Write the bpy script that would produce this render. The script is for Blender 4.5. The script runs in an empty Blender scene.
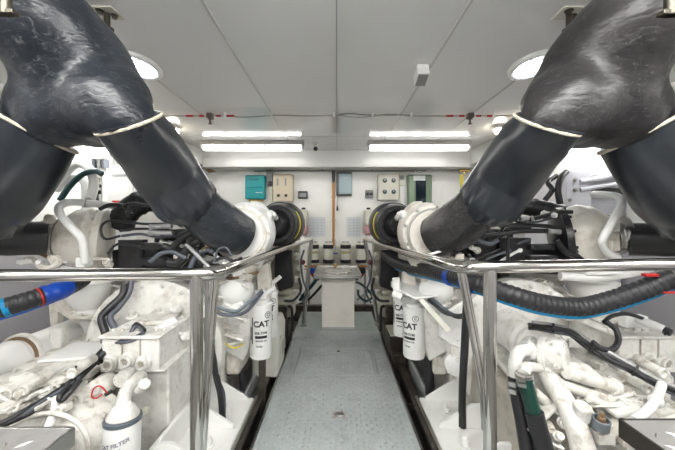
import bpy, bmesh, math, random
from mathutils import Vector as V, Matrix, noise
random.seed(7)
S = bpy.context.scene
COL = S.collection
F = 320.0; CX = 336.5; CY = 219.0; H = 1.1; PI = math.pi
def P(px, py, Y):
    """point of the room seen at a pixel of the 675x450 photograph, Y metres into the room"""
    return V(((px - CX) * Y / F, Y, H - (py - CY) * Y / F))

# ---------------------------------------------------------------- materials
MATS = {}
def mat(name, col, rough=.5, metal=0., bump=0., bscale=60., grime=0., gcol=(.25, .2, .14), gscale=6., coat=0., emit=None, estr=0., stretch=None, spec=.5, distort=0.):
    if name in MATS: return MATS[name]
    m = bpy.data.materials.new(name); m.use_nodes = True
    nt = m.node_tree; b = nt.nodes['Principled BSDF']
    b.inputs['Base Color'].default_value = (*col, 1); b.inputs['Roughness'].default_value = rough
    b.inputs['Metallic'].default_value = metal; b.inputs['Coat Weight'].default_value = coat
    b.inputs['Specular IOR Level'].default_value = spec
    if emit: b.inputs['Emission Color'].default_value = (*emit, 1); b.inputs['Emission Strength'].default_value = estr
    tc = nt.nodes.new('ShaderNodeTexCoord'); vec = tc.outputs['Object']
    if stretch:
        mp = nt.nodes.new('ShaderNodeMapping'); mp.inputs['Scale'].default_value = stretch
        nt.links.new(vec, mp.inputs['Vector']); vec = mp.outputs['Vector']
    if grime or bump:
        n = nt.nodes.new('ShaderNodeTexNoise'); n.inputs['Scale'].default_value = gscale; n.inputs['Detail'].default_value = 7; n.inputs['Roughness'].default_value = .65
        nt.links.new(vec, n.inputs['Vector'])
    if grime:
        r = nt.nodes.new('ShaderNodeValToRGB'); r.color_ramp.elements[0].position = .50; r.color_ramp.elements[1].position = .74
        nt.links.new(n.outputs['Fac'], r.inputs['Fac'])
        mu = nt.nodes.new('ShaderNodeMath'); mu.operation = 'MULTIPLY'; mu.inputs[1].default_value = grime
        nt.links.new(r.outputs['Color'], mu.inputs[0])
        mx = nt.nodes.new('ShaderNodeMix'); mx.data_type = 'RGBA'
        mx.inputs[6].default_value = (*col, 1); mx.inputs[7].default_value = (*gcol, 1)
        nt.links.new(mu.outputs[0], mx.inputs[0]); nt.links.new(mx.outputs[2], b.inputs['Base Color'])
        ra = nt.nodes.new('ShaderNodeMapRange'); ra.inputs[3].default_value = rough * .85; ra.inputs[4].default_value = min(1, rough * 1.35)
        nt.links.new(n.outputs['Fac'], ra.inputs[0]); nt.links.new(ra.outputs[0], b.inputs['Roughness'])
    if bump:
        n2 = nt.nodes.new('ShaderNodeTexNoise'); n2.inputs['Scale'].default_value = bscale; n2.inputs['Detail'].default_value = 5
        n2.inputs['Distortion'].default_value = distort
        nt.links.new(vec, n2.inputs['Vector'])
        bp = nt.nodes.new('ShaderNodeBump'); bp.inputs['Strength'].default_value = bump; bp.inputs['Distance'].default_value = .01
        nt.links.new(n2.outputs['Fac'], bp.inputs['Height']); nt.links.new(bp.outputs[0], b.inputs['Normal'])
    MATS[name] = m
    return m

def quilt(name, col, col2, rough):
    """insulation jacket cloth: smooth coated fabric with creases and scuffs"""
    m = mat(name, col, rough, grime=.9, gcol=col2, gscale=3.5)
    nt = m.node_tree; b = nt.nodes['Principled BSDF']
    tc = nt.nodes.new('ShaderNodeTexCoord')
    mp = nt.nodes.new('ShaderNodeMapping'); mp.inputs['Scale'].default_value = (2.2, 2.2, 4.); mp.inputs['Rotation'].default_value = (.3, .7, .2)
    nt.links.new(tc.outputs['Object'], mp.inputs[0])
    a = nt.nodes.new('ShaderNodeTexNoise'); a.inputs['Scale'].default_value = 3.2; a.inputs['Detail'].default_value = 6; a.inputs['Distortion'].default_value = 1.2
    v = nt.nodes.new('ShaderNodeTexVoronoi'); v.feature = 'DISTANCE_TO_EDGE'; v.inputs['Scale'].default_value = 2.6
    w = nt.nodes.new('ShaderNodeTexNoise'); w.inputs['Scale'].default_value = 4; w.inputs['Detail'].default_value = 3
    nt.links.new(mp.outputs[0], a.inputs['Vector']); nt.links.new(mp.outputs[0], w.inputs['Vector']); nt.links.new(w.outputs['Color'], v.inputs['Vector'])
    rr = nt.nodes.new('ShaderNodeMapRange'); rr.inputs[2].default_value = .12
    nt.links.new(v.outputs['Distance'], rr.inputs[0])
    ad = nt.nodes.new('ShaderNodeMath'); ad.operation = 'MULTIPLY_ADD'; ad.inputs[1].default_value = .10
    nt.links.new(rr.outputs[0], ad.inputs[0]); nt.links.new(a.outputs['Fac'], ad.inputs[2])
    bp = nt.nodes.new('ShaderNodeBump'); bp.inputs['Strength'].default_value = .26; bp.inputs['Distance'].default_value = .02
    nt.links.new(ad.outputs[0], bp.inputs['Height']); nt.links.new(bp.outputs[0], b.inputs['Normal'])
    # pale scuffs
    sc = nt.nodes.new('ShaderNodeTexNoise'); sc.inputs['Scale'].default_value = 9; sc.inputs['Detail'].default_value = 9; sc.inputs['Roughness'].default_value = .8; sc.inputs['Distortion'].default_value = 2
    nt.links.new(mp.outputs[0], sc.inputs['Vector'])
    r = nt.nodes.new('ShaderNodeValToRGB'); r.color_ramp.elements[0].position = .55; r.color_ramp.elements[1].position = .74
    nt.links.new(sc.outputs['Fac'], r.inputs[0])
    old = b.inputs['Base Color'].links[0].from_socket
    mx = nt.nodes.new('ShaderNodeMix'); mx.data_type = 'RGBA'; mx.inputs[7].default_value = (.17, .17, .175, 1)
    nt.links.new(r.outputs[0], mx.inputs[0]); nt.links.new(old, mx.inputs[6]); nt.links.new(mx.outputs[2], b.inputs['Base Color'])
    return m

WHITE = mat('white engine enamel', (.73, .72, .68), .26, grime=.6, gcol=(.26, .21, .15), gscale=13, bump=.25, bscale=45)
CREAM = mat('cream engine enamel', (.68, .645, .58), .33, grime=.7, gcol=(.25, .18, .11), gscale=12, bump=.15, bscale=35)
CLEAN = mat('clean white enamel', (.78, .78, .76), .3, grime=.25, gcol=(.5, .47, .4), gscale=7)
PANEL = mat('white bulkhead panel', (.76, .765, .73), .22, grime=.12, gcol=(.55, .55, .5), gscale=2)
CEIL = mat('glossy ceiling panel', (.88, .88, .87), .12, bump=.05, bscale=1.6, spec=.4)
WALLW = mat('bright cream white bulkhead paint', (.90, .90, .86), .22, grime=.1, gcol=(.6, .6, .54), gscale=2)
BEAMP = mat('greyed beam paint', (.60, .60, .585), .25)
HULL = mat('grey hull lining', (.50, .49, .52), .45, grime=.2, gcol=(.36, .35, .36), gscale=3)
SEAM = mat('grey seam filler', (.40, .40, .39), .4)
BATTEN = mat('pale ceiling batten', (.66, .66, .64), .25)
PLATE = mat('grey painted tread plate', (.42, .455, .455), .40, metal=.1, grime=.6, gcol=(.24, .25, .235), gscale=4)
PLATE2 = mat('greenish smooth floor plate', (.33, .375, .36), .4, metal=.2, grime=.5, gcol=(.19, .205, .18), gscale=4)
TREAD = mat('bare aluminium tread plate', (.46, .45, .44), .32, metal=.5, grime=.5, gcol=(.2, .19, .18), gscale=12)
DARKST = mat('grimy dark steel', (.055, .048, .04), .35, metal=.5, grime=.8, gcol=(.16, .13, .10), gscale=9)
BILGE = mat('bilge paint', (.05, .047, .042), .3, grime=.8, gcol=(.13, .11, .085), gscale=5)
PAN = mat('blue grey engine pan', (.46, .49, .49), .4, grime=.6, gcol=(.25, .25, .23), gscale=5)
CHROME = mat('polished stainless steel', (.62, .60, .565), .10, metal=1., bump=.03, bscale=12)
STEEL = mat('brushed steel', (.50, .49, .47), .28, metal=1.)
BLACK = mat('black rubber', (.018, .018, .02), .4, bump=.1, bscale=60)
BLACKP = mat('black enamel', (.014, .014, .016), .28, grime=.4, gcol=(.06, .055, .05), gscale=14)
GREYC = mat('grey cable sheath', (.09, .10, .12), .4)
SILV = mat('silvery braided sleeve', (.38, .38, .38), .4, metal=.6, bump=.4, bscale=220)
JACKL = quilt('blue black insulation jacket', (.012, .016, .022), (.042, .049, .062), .30)
JACKR = quilt('charcoal insulation jacket', (.018, .017, .018), (.056, .052, .051), .32)
SLEEV = mat('satin black sleeve cloth', (.015, .019, .025), .27, bump=.16, bscale=9, grime=.5, gcol=(.04, .043, .047), gscale=6, spec=.6)
ROPE = mat('cream seam cord', (.62, .56, .45), .7, bump=.4, bscale=200)
BEIGE = mat('beige enamel', (.66, .58, .44), .4, grime=.15, gcol=(.45, .36, .25))
PALEB = mat('pale putty enamel', (.64, .63, .54), .38, grime=.15, gcol=(.45, .4, .3))
PUTTY = mat('putty grey casting', (.56, .55, .46), .45, grime=.6, gcol=(.22, .19, .14), gscale=12)
PEDM = mat('stainless cabinet skin', (.90, .85, .78), .45, metal=.0, grime=.25, gcol=(.42, .37, .32), gscale=3)
TEAL = mat('teal charger case', (.0, .30, .33), .35)
TEALD = mat('dark teal hose', (.008, .045, .052), .4)
GREEN = mat('olive green frame', (.16, .24, .155), .4, grime=.3, gcol=(.08, .1, .07))
GREENH = mat('dark green hose', (.006, .042, .03), .3)
SCREEN = mat('dark glazed screen', (.012, .02, .03), .08)
BLUEG = mat('blue grey case', (.36, .47, .50), .35)
BLUE = mat('blue plastic strip', (.0, .20, .42), .35)
BLUE2 = mat('deep blue wrap', (.005, .05, .34), .3)
RED = mat('red plastic', (.50, .015, .015), .3)
PINK = mat('pink coolant', (.55, .30, .32), .3)
YEL = mat('yellow tape', (.75, .62, .03), .45)
ORNG = mat('varnished copper pipe', (.48, .20, .05), .35, metal=.4)
BRASS = mat('brass fitting', (.55, .38, .14), .3, metal=.9)
INK = mat('black print', (.015, .015, .015), .5)
INKG = mat('grey print', (.25, .24, .30), .5)
PAPER = mat('white paper', (.72, .75, .76), .6)
GREYB = mat('grey plastic box', (.28, .29, .29), .4)
GLOW = mat('lit tube diffuser', (.9, .9, .9), .4, emit=(1., .985, .95), estr=2.4)
GLOWFILL = mat('added fill tube diffuser', (.9, .9, .9), .4, emit=(1., .99, .965), estr=10.)  # glow of the added fill tubes, stronger than the visible pair
GLOWFILLSIDE = mat('added side fill diffuser', (.9, .9, .9), .4, emit=(1., .99, .965), estr=5.)  # glow of the added far side tubes
GLOWB = mat('lit deck glass', (.9, .95, 1.), .3, emit=(.86, .93, 1.), estr=3.2)
GLOWW = mat('warm lit lamp glass', (1., .9, .75), .3, emit=(1., .86, .68), estr=8.)
RUST = mat('rusty gasket', (.19, .12, .065), .6, grime=.7, gcol=(.14, .08, .04), gscale=20)

DIRTSHADE = mat('oily and shade grey casting', (.40, .37, .31), .3, grime=.8, gcol=(.12, .09, .06), gscale=14, bump=.15, bscale=70)  # dark tone for oily dirt and for shade in gaps and sockets
CAST = mat('grimy white casting', (.70, .68, .63), .28, grime=.9, gcol=(.18, .13, .085), gscale=16, bump=.15, bscale=110)
# ---------------------------------------------------------------- mesh builder
def cat_rom(pts, n=8):
    pts = [V(p) for p in pts]
    if len(pts) < 3: 
        return [pts[0].lerp(pts[-1], i / n) for i in range(n + 1)], [i / n for i in range(n + 1)]
    e = [pts[0] * 2 - pts[1]] + pts + [pts[-1] * 2 - pts[-2]]
    out, par = [], []
    for i in range(1, len(e) - 2):
        p0, p1, p2, p3 = e[i - 1], e[i], e[i + 1], e[i + 2]
        for k in range(n):
            t = k / n
            out.append(.5 * ((2 * p1) + (p2 - p0) * t + (2 * p0 - 5 * p1 + 4 * p2 - p3) * t * t + (3 * p1 - p0 - 3 * p2 + p3) * t ** 3))
            par.append(i - 1 + t)
    out.append(pts[-1]); par.append(len(pts) - 1.)
    return out, par

class M:
    def __init__(s): s.b = bmesh.new()
    def box(s, lo, hi, rot=None, about=None):
        lo, hi = V(lo), V(hi)
        c = (lo + hi) / 2; d = [max(abs(hi[i] - lo[i]), 1e-4) for i in range(3)]
        mt = Matrix.Translation(c) @ Matrix.Diagonal((*d, 1))
        if rot:
            R = Matrix.Rotation(rot[1], 4, rot[0])
            a = V(about) if about is not None else c
            mt = Matrix.Translation(a) @ R @ Matrix.Translation(-a) @ mt
        bmesh.ops.create_cube(s.b, size=1, matrix=mt); return s
    def obox(s, c, ax, ay, az):
        """box from centre and three half-axis vectors"""
        c, ax, ay, az = V(c), V(ax), V(ay), V(az)
        vs = [s.b.verts.new(c + ax * i + ay * j + az * k) for i in (-1, 1) for j in (-1, 1) for k in (-1, 1)]
        for f in ((0, 1, 3, 2), (4, 6, 7, 5), (0, 4, 5, 1), (2, 3, 7, 6), (0, 2, 6, 4), (1, 5, 7, 3)):
            s.b.faces.new([vs[i] for i in f])
        return s
    def lathe(s, prof, o, axis, seg=28, rf=None):
        """prof: (distance along axis, radius) pairs; closed with caps where radius > 0"""
        o, ax = V(o), V(axis).normalized()
        u = ax.orthogonal().normalized(); w = ax.cross(u)
        rings = []
        for d, r in prof:
            rings.append([s.b.verts.new(o + ax * d + (u * math.cos(2 * PI * k / seg) + w * math.sin(2 * PI * k / seg)) * max(r, 1e-4)) for k in range(seg)])
        for a, b in zip(rings, rings[1:]):
            for k in range(seg):
                s.b.faces.new((a[k], a[(k + 1) % seg], b[(k + 1) % seg], b[k]))
        s.b.faces.new(list(reversed(rings[0]))); s.b.faces.new(rings[-1])
        return s
    def cyl(s, a, b, r, r2=None, seg=20):
        a, b = V(a), V(b); L = (b - a).length
        return s.lathe([(0, r), (L, r if r2 is None else r2)], a, b - a, seg)
    def ball(s, c, r, sc=(1, 1, 1), seg=20):
        bmesh.ops.create_uvsphere(s.b, u_segments=seg, v_segments=seg // 2 + 2, radius=r, matrix=Matrix.Translation(V(c)) @ Matrix.Diagonal((*sc, 1))); return s
    def tube(s, pts, r, seg=12, n=8, rf=None, caps=True, flat=1.):
        c, par = cat_rom(pts, n)
        rs = r if isinstance(r, (list, tuple)) else [r] * len(pts)
        def rad(t):
            i = min(int(t), len(rs) - 2) if len(rs) > 1 else 0
            f = t - i; f = f * f * (3 - 2 * f)
            return rs[i] * (1 - f) + rs[min(i + 1, len(rs) - 1)] * f
        if len(V(pts[0])) and len(pts) == 2: par = [p for p in par]
        u = None; rings = []; L = 0
        for i, p in enumerate(c):
            t = (c[min(i + 1, len(c) - 1)] - c[max(i - 1, 0)])
            if t.length < 1e-7: t = V((0, 1, 0))
            t.normalize()
            if u is None: u = t.orthogonal().normalized()
            u = (u - t * u.dot(t)).normalized(); w = t.cross(u)
            if i: L += (p - c[i - 1]).length
            R = rad(par[i]); ring = []
            for k in range(seg):
                a = 2 * PI * k / seg
                q = R * (rf(L, a) if rf else 1)
                ring.append(s.b.verts.new(p + (u * math.cos(a) + w * math.sin(a) * flat) * q))
            rings.append(ring)
        for a, b in zip(rings, rings[1:]):
            for k in range(seg): s.b.faces.new((a[k], a[(k + 1) % seg], b[(k + 1) % seg], b[k]))
        if caps:
            s.b.faces.new(list(reversed(rings[0]))); s.b.faces.new(rings[-1])
        return s
    def corr(s, pts, r, pitch=.012, depth=.08, seg=18):
        """corrugated hose"""
        c, _ = cat_rom(pts, 12)
        L = sum((b - a).length for a, b in zip(c, c[1:]))
        n = max(4, int(L / pitch * 4 / (len(pts) - 1)))
        return s.tube(pts, r, seg, n, rf=lambda l, a: 1 + depth * (.5 + .5 * math.sin(2 * PI * l / pitch)) - depth)
    def prism(s, poly, a, axis, th):
        """polygon given as list of 3-D points, extruded by th along axis"""
        d = V(axis).normalized() * th
        f0 = [s.b.verts.new(V(p)) for p in poly]; f1 = [s.b.verts.new(V(p) + d) for p in poly]
        s.b.faces.new(list(reversed(f0))); s.b.faces.new(f1)
        for i in range(len(poly)):
            j = (i + 1) % len(poly); s.b.faces.new((f0[i], f0[j], f1[j], f1[i]))
        return s
    def bolt(s, p, ax, r=.008, h=.008):
        p, ax = V(p), V(ax).normalized()
        s.lathe([(0, r * 1.5), (h * .3, r * 1.5)], p, ax, 14)
        return s.lathe([(h * .3, r), (h * 1.3, r), (h * 1.3 + .0005, r * .8)], p, ax, 6)
    def bolts(s, o, ax, R, n, r=.006, ph=0.):
        o, ax = V(o), V(ax).normalized(); u = ax.orthogonal().normalized(); w = ax.cross(u)
        for k in range(n):
            a = ph + 2 * PI * k / n
            s.bolt(o + (u * math.cos(a) + w * math.sin(a)) * R, ax, r, r)
        return s
    def build(s, name, m, parent=None, bevel=0., sharp=38, sub=0):
        b = s.b
        bmesh.ops.recalc_face_normals(b, faces=b.faces)
        me = bpy.data.meshes.new(name); b.to_mesh(me); b.free()
        me.materials.append(m)
        for p in me.polygons: p.use_smooth = True
        me.set_sharp_from_angle(angle=math.radians(sharp))
        o = bpy.data.objects.new(name, me); COL.objects.link(o)
        if parent is not None: o.parent = parent
        if bevel:
            bm = o.modifiers.new('bevel', 'BEVEL'); bm.width = bevel; bm.segments = 2; bm.limit_method = 'ANGLE'; bm.angle_limit = math.radians(40); bm.harden_normals = False
        if sub:
            sm = o.modifiers.new('sub', 'SUBSURF'); sm.levels = sub; sm.render_levels = sub
        return o

def tag(o, label, cat, group=None):
    o['label'] = label; o['category'] = cat
    if group: o['group'] = group
    return o
def thing(name, label, cat, group=None):
    o = bpy.data.objects.new(name, None); COL.objects.link(o); o.empty_display_size = .05
    return tag(o, label, cat, group)
def kids(o): return [c for c in bpy.data.objects if c.parent == o]
def place(root):
    """put a thing's origin at the base of its parts"""
    ms = []
    def rec(o):
        if o.type == 'MESH': ms.append(o)
        for c in kids(o): rec(c)
    rec(root)
    lo = V((1e9,) * 3); hi = V((-1e9,) * 3)
    for o in ms:
        for v in o.data.vertices:
            for i in range(3): lo[i] = min(lo[i], v.co[i]); hi[i] = max(hi[i], v.co[i])
    c = V(((lo.x + hi.x) / 2, (lo.y + hi.y) / 2, lo.z))
    for o in ms: o.data.transform(Matrix.Translation(-c)); o.data.update()
    root.location = c
    return root
def single(m, name, material, label, cat, group=None, **k):
    o = m.build(name, material, None, **k); tag(o, label, cat, group); return place(o)
def struct(m, name, material, **k):
    o = m.build(name, material, None, **k); o['kind'] = 'structure'; return o
def copy_tree(o, parent=None):
    c = o.copy(); COL.objects.link(c)
    if parent is not None: c.parent = parent
    for ch in kids(o): copy_tree(ch, c)
    return c

def text_geo(m, txt, size, fn, th=.0006, align='CENTER'):
    """lettering: fn maps flat (x, y, height) to a point in the room"""
    cu = bpy.data.curves.new('lettering', 'FONT'); cu.body = txt; cu.size = size; cu.align_x = align; cu.align_y = 'CENTER'; cu.offset = size * .035
    o = bpy.data.objects.new('lettering', cu); COL.objects.link(o)
    dg = bpy.context.evaluated_depsgraph_get(); me = bpy.data.meshes.new_from_object(o.evaluated_get(dg))
    t = bmesh.new(); t.from_mesh(me)
    if size > .012: bmesh.ops.subdivide_edges(t, edges=t.edges, cuts=1)
    vm = {}
    for v in t.verts: vm[v.index] = m.b.verts.new(fn(v.co.x, v.co.y, th))
    for f in t.faces:
        try: m.b.faces.new([vm[v.index] for v in f.verts])
        except ValueError: pass
    t.free(); bpy.data.objects.remove(o); bpy.data.meshes.remove(me); bpy.data.curves.remove(cu)
    return m
# ================================================================ THE ROOM
CZ = 1.985; YB = 4.5; XW = 2.45; YF = -1.6
struct(M().box((-XW - .1, YF - .1, CZ), (XW + .1, YB + .1, CZ + .06)), 'ceiling', CEIL)
struct(M().box((-XW, YB, -.3), (XW, YB + .06, CZ)), 'wall_back', WALLW)
struct(M().box((-XW, YF - .06, -.3), (XW, YF, CZ)), 'wall_front', mat('dark grey aft bulkhead', (.42, .42, .42), .4))
struct(M().box((-XW - .06, YF - .06, 1.02), (-XW, YB + .06, CZ)), 'wall_left', PANEL)
struct(M().box((XW, YF - .06, 1.02), (XW + .06, YB + .06, CZ)), 'wall_right', PANEL)
struct(M().box((-XW - .05, YF - .06, -.3), (-XW + .01, YB, 1.02)), 'wall_left_lower', HULL)
struct(M().box((XW - .01, YF - .06, -.3), (XW + .05, YB, 1.02)), 'wall_right_lower', HULL)
struct(M().box((-XW, YF, -.36), (XW, YB, -.30)), 'floor', mat('bilge floor grey', (.13, .13, .125), .4, grime=.7, gcol=(.12, .11, .09), gscale=3))
# beam across the ceiling in front of the bulkhead and the two long side boxes
struct(M().box((-1.72, 4.1, 1.766), (1.72, 4.3, CZ)), 'trim_1', BEAMP, bevel=.006)
struct(M().box((-XW + .01, .9, 1.80), (-1.72, 4.3, CZ)), 'trim_2', PANEL, bevel=.006)
struct(M().box((1.72, .9, 1.80), (XW - .01, 4.3, CZ)), 'trim_3', PANEL, bevel=.006)
m = M()
for x in (-1.14, -.545, .545, 1.14): m.box((x - .007, YF, CZ - .004), (x + .007, 4.1, CZ))
struct(m, 'trim_4', BATTEN)
struct(M().box((-.003, YF, CZ - .003), (.003, 4.1, CZ)), 'trim_5', SEAM)
m = M()
for y in (.35, 3.42): m.box((-1.7, y, CZ - .002), (1.7, y + .004, CZ))
struct(m, 'trim_6', SEAM)

# ---------------------------------------------------------------- lamps
def batten_light(x0, x1, y, z, label, group, along='x', L=None):
    t = thing('fluorescent_light', label, 'ceiling light', group)
    def bx(m, a, b, c, d, e, f):
        if along == 'x': return m.box((a, c, e), (b, d, f))
        return m.box((c, a, e), (d, b, f))
    bx(M(), x0, x1, y - .065, y + .065, z - .05, z).build('housing', GREYB if False else mat('grey lamp tray', (.42, .41, .38), .4), t, bevel=.012)
    m = M(); n = 9
    prof = [(math.cos(PI * k / n) * .055, -math.sin(PI * k / n) * .055) for k in range(n + 1)]
    poly = []
    for a, b in prof:
        poly.append((x0 + .03, y + a, z - .048 + b) if along == 'x' else (y + a, x0 + .03, z - .048 + b))
    m.prism(poly, 0, (1, 0, 0) if along == 'x' else (0, 1, 0), x1 - x0 - .06)
    m.build('diffuser', GLOW if y > 3 and along == 'x' else (GLOWFILLSIDE if along == 'y' and x0 > 1 else GLOWFILL), t, bevel=.006)
    for xe in (x0 + .005, x1 - .031):
        bx(M(), xe, xe + .026, y - .06, y + .06, z - .10, z - .04).build('end_cap', CLEAN, t, bevel=.012)
    for k in range(4):
        xe = x0 + (x1 - x0) * (k + .5) / 4
        bx(M(), xe - .008, xe + .008, y - .069, y - .06, z - .07, z - .03).build('clip', STEEL, t, bevel=.002)
    return place(t)
batten_light(-1.54, -.37, 3.66, CZ, 'lit white strip light left of centre, in front of the ceiling beam', 'strip lights by the beam')
batten_light(.35, 1.52, 3.66, CZ, 'lit white strip light right of centre, in front of the ceiling beam', 'strip lights by the beam')
for sx, w in ((-1, 'port'), (1, 'starboard')):
    for y0, q in ((-.75, 'near'), (2.3, 'far')):
        batten_light(y0, y0 + 1.17, sx * 2.08, 1.80 if y0 > 0 else CZ, f'added fill light on the {"left" if sx<0 else "right"} side box over the {q} end of the room', 'added side fill lights', 'y')  # unseen tubes added to brighten the outboard sides
    for yb, q in ((.25, 'over'), (-.9, 'behind')): batten_light(-1.25 if sx < 0 else .08, -.08 if sx < 0 else 1.25, yb, CZ, f'added fill light on the ceiling {q} the viewer, {"left" if sx<0 else "right"} one', 'added fill lights near the viewer')  # out of frame tubes added as fill light for engines and ducts

def deck_light(x, y, label):
    t = thing('deck_light', label, 'ceiling light', 'oval deck lights')
    R = Matrix.Rotation(PI / 2 + (.08 if x < 0 else -.08), 3, 'Z')
    def q(a, r1=.15, r2=.10, z=0): 
        v = R @ V((math.cos(a) * r1, math.sin(a) * r2, 0)); return V((x, y, CZ - z)) + v
    m = M(); ring = [q(2 * PI * k / 28, z=.012) for k in range(29)]
    m.tube(ring, .017, 10, 1, caps=False).build('rim', CLEAN, t)
    M().prism([q(2 * PI * k / 28, .14, .09, .008) for k in range(28)], 0, (0, 0, 1), .007).build('glass', GLOWB, t)
    m = M(); m.tube([q(0, z=.018), q(PI, z=.018)], .004, 6, 2)
    for s_ in (.9, 2.2): m.tube([q(s_, z=.018), q(-s_, z=.018)], .004, 6, 2)
    m.build('guard_bar', STEEL, t)
    return place(t)
deck_light(-1.135, 1.83, 'oval lit deck light with guard bars beside the left black exhaust duct')
deck_light(1.12, 1.83, 'oval lit deck light with guard bars beside the right black exhaust duct')
def spot(x, y, label):
    t = thing('round_lamp', label, 'ceiling light', 'small round lamps')
    M().lathe([(0, .075), (.02, .075), (.032, .062)], (x, y, CZ), (0, 0, -1)).build('base', CLEAN, t, bevel=.004)
    M().lathe([(0, .058), (.03, .05), (.045, .03), (.05, .001)], (x, y, CZ - .03), (0, 0, -1)).build('glass', GLOWW, t)
    return place(t)
spot(1.56, 3.05, 'small round warm lamp glowing above the right duct sleeve')
spot(-1.56, 3.05, 'small round warm lamp glowing above the left duct sleeve')

# ---------------------------------------------------------------- ceiling fittings
t = thing('sprinkler_pipe', 'thin grey sagging pipe run with red fittings under the ceiling', 'pipe')
zc = CZ - .028
pts = [(-1.6, 2.66, zc), (-1.22, 2.66, zc), (-.95, 2.66, zc), (-.75, 2.66, zc - .010), (-.5, 2.66, zc + .006), (-.25, 2.66, zc), (0, 2.66, zc + .004), (.2, 2.66, zc - .012), (.42, 2.66, zc + .012), (.7, 2.66, zc), (1.1, 2.66, zc), (1.65, 2.66, zc + .004)]
M().tube(pts, .0058, 8).build('pipe', STEEL, t)
M().tube([(-.02, 2.67, zc + .002), (.1, 2.67, zc + .022), (.25, 2.67, zc + .012), (.5, 2.67, zc + .01)], .004, 8).build('cable', GREYC, t)
for x in (-.93, -.54, -.02, .30, .62, 1.30): M().box((x - .008, 2.645, zc - .012), (x + .008, 2.675, CZ)).build('clip', CLEAN, t, bevel=.003)
for x in (-1.05, 1.11):
    M().box((x - .022, 2.63, zc - .022), (x + .022, 2.69, zc + .018)).lathe([(0, .018), (.02, .02), (.022, .008), (.05, .008), (.052, .016), (.06, .016)], (x, 2.66, zc - .01), (0, 0, -1), 16).build('sprinkler_head', mat('dull bronze', (.16, .12, .10), .35, metal=.7), t, bevel=.002)
    for s_ in (-1, 1):
        M().cyl((x + s_ * .05, 2.66, zc), (x + s_ * .09, 2.66, zc), .0085).build('red_tape', RED, t)
        M().cyl((x + s_ * .14, 2.66, zc), (x + s_ * .20, 2.66, zc), .0085).build('red_tape', RED, t)
place(t)
t = thing('heat_detector', 'small white box with grey grille hanging from the ceiling seam', 'detector')
M().box((.455, 1.80, CZ - .085), (.525, 1.90, CZ - .02), ('X', -.35)).build('case', CLEAN, t, bevel=.006)
M().box((.462, 1.808, CZ - .094), (.518, 1.892, CZ - .086), ('X', -.35), (.49, 1.85, CZ - .052)).build('grille', mat('grey grille', (.25, .25, .24), .6, bump=.6, bscale=300), t)
M().tube([(.49, 1.86, CZ - .03), (.495, 1.87, CZ - .012), (.50, 1.88, CZ)], .006, 8).build('bracket', BLACKP, t)
place(t)
t = thing('ceiling_camera', 'small dark eyed camera under the beam between the strip lights', 'camera')
M().lathe([(0, .03), (.02, .03), (.03, .018), (.05, .016)], (-.245, 3.75, CZ), (0, 0, -1)).build('mount', CLEAN, t)
M().ball((-.245, 3.745, CZ - .065), .026).build('lens', BLACKP, t)
place(t)

# ---------------------------------------------------------------- things on the bulkhead
def wb(px0, py0, px1, py1, d=.06, Y=None):
    Yf = (YB - d) if Y is None else Y
    a = P(px0, py1, Yf); b = P(px1, py0, Yf)
    return V((a.x, Yf, a.z)), V((b.x, Yf + d, b.z))
lo, hi = wb(245, 175, 264.5, 199, .12)
t = thing('battery_charger', 'teal wall box left of the cream control box on the bulkhead', 'charger')
M().box(lo, hi).build('case', TEAL, t, bevel=.012)
M().box((lo.x + .02, lo.y - .006, lo.z + .155), (hi.x - .02, lo.y, lo.z + .162)).box((lo.x + .05, lo.y - .012, hi.z - .07), (hi.x - .08, lo.y, hi.z - .05)).build('grip', mat('darker teal', (.0, .18, .2), .4), t, bevel=.003)
m = M(); text_geo(m, 'mastervolt', .022, lambda x, y, h: V((hi.x - .075 + x, lo.y - h, lo.z + .09 + y))); m.build('logo', CLEAN, t)
M().box((lo.x + .04, lo.y + .03, lo.z - .03), (hi.x - .04, hi.y, lo.z)).build('cable_gland', BRASS, t, bevel=.01)
place(t)
t = thing('wall_conduit', 'grey junction socket on a pale vertical trunk beside the teal box', 'conduit')
a, b = wb(268, 184, 272.5, 205, .03); M().box(a, b).build('trunk', PALEB, t, bevel=.004)
a, b = wb(266.5, 172, 272.5, 186, .06); M().box(a, b).build('socket', GREYB, t, bevel=.006)
a, b = wb(265.5, 169.5, 273.5, 172.5, .08); M().box(a, b).build('cap', GREYB, t, bevel=.01)
a, b = wb(268, 181, 272, 185.5, .07); M().box(a, b).build('plug', BLACKP, t, bevel=.006)
place(t)
lo, hi = wb(273, 174, 293, 201.5, .12)
t = thing('control_box', 'cream box with two slots above two black knobs on the bulkhead', 'control box')
M().box(lo, hi).build('case', BEIGE, t, bevel=.012)
for px in (277.5, 285.5):
    a = P(px, 182, lo.y); M().box((a.x - .010, lo.y - .006, a.z - .05), (a.x + .010, lo.y, a.z + .05)).build('slot', INK if False else GREYB, t, bevel=.002)
for px in (278.5, 286):
    a = P(px, 195.5, lo.y); M().lathe([(0, .02), (.01, .02), (.012, .014), (.03, .012)], a, (0, -1, 0)).build('knob', BLACKP, t)
place(t)
lo, hi = wb(298, 191, 307.5, 198.5, .06)
t = thing('wall_switch', 'small black box on the bulkhead right of the cream control box', 'switch')
M().box(lo, hi).build('case', BLACKP, t, bevel=.01)
M().box((lo.x + .02, lo.y - .004, lo.z + .02), (hi.x - .02, lo.y, hi.z - .03)).build('window', GREYB, t)
place(t)
t = thing('copper_pipe', 'orange brown vertical pipe clipped at the middle of the bulkhead', 'pipe')
x = P(333.5, 0, 4.44).x
M().cyl((x, 4.44, .62), (x, 4.44, P(0, 171, 4.44).z), .017).build('pipe', ORNG, t)
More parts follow.
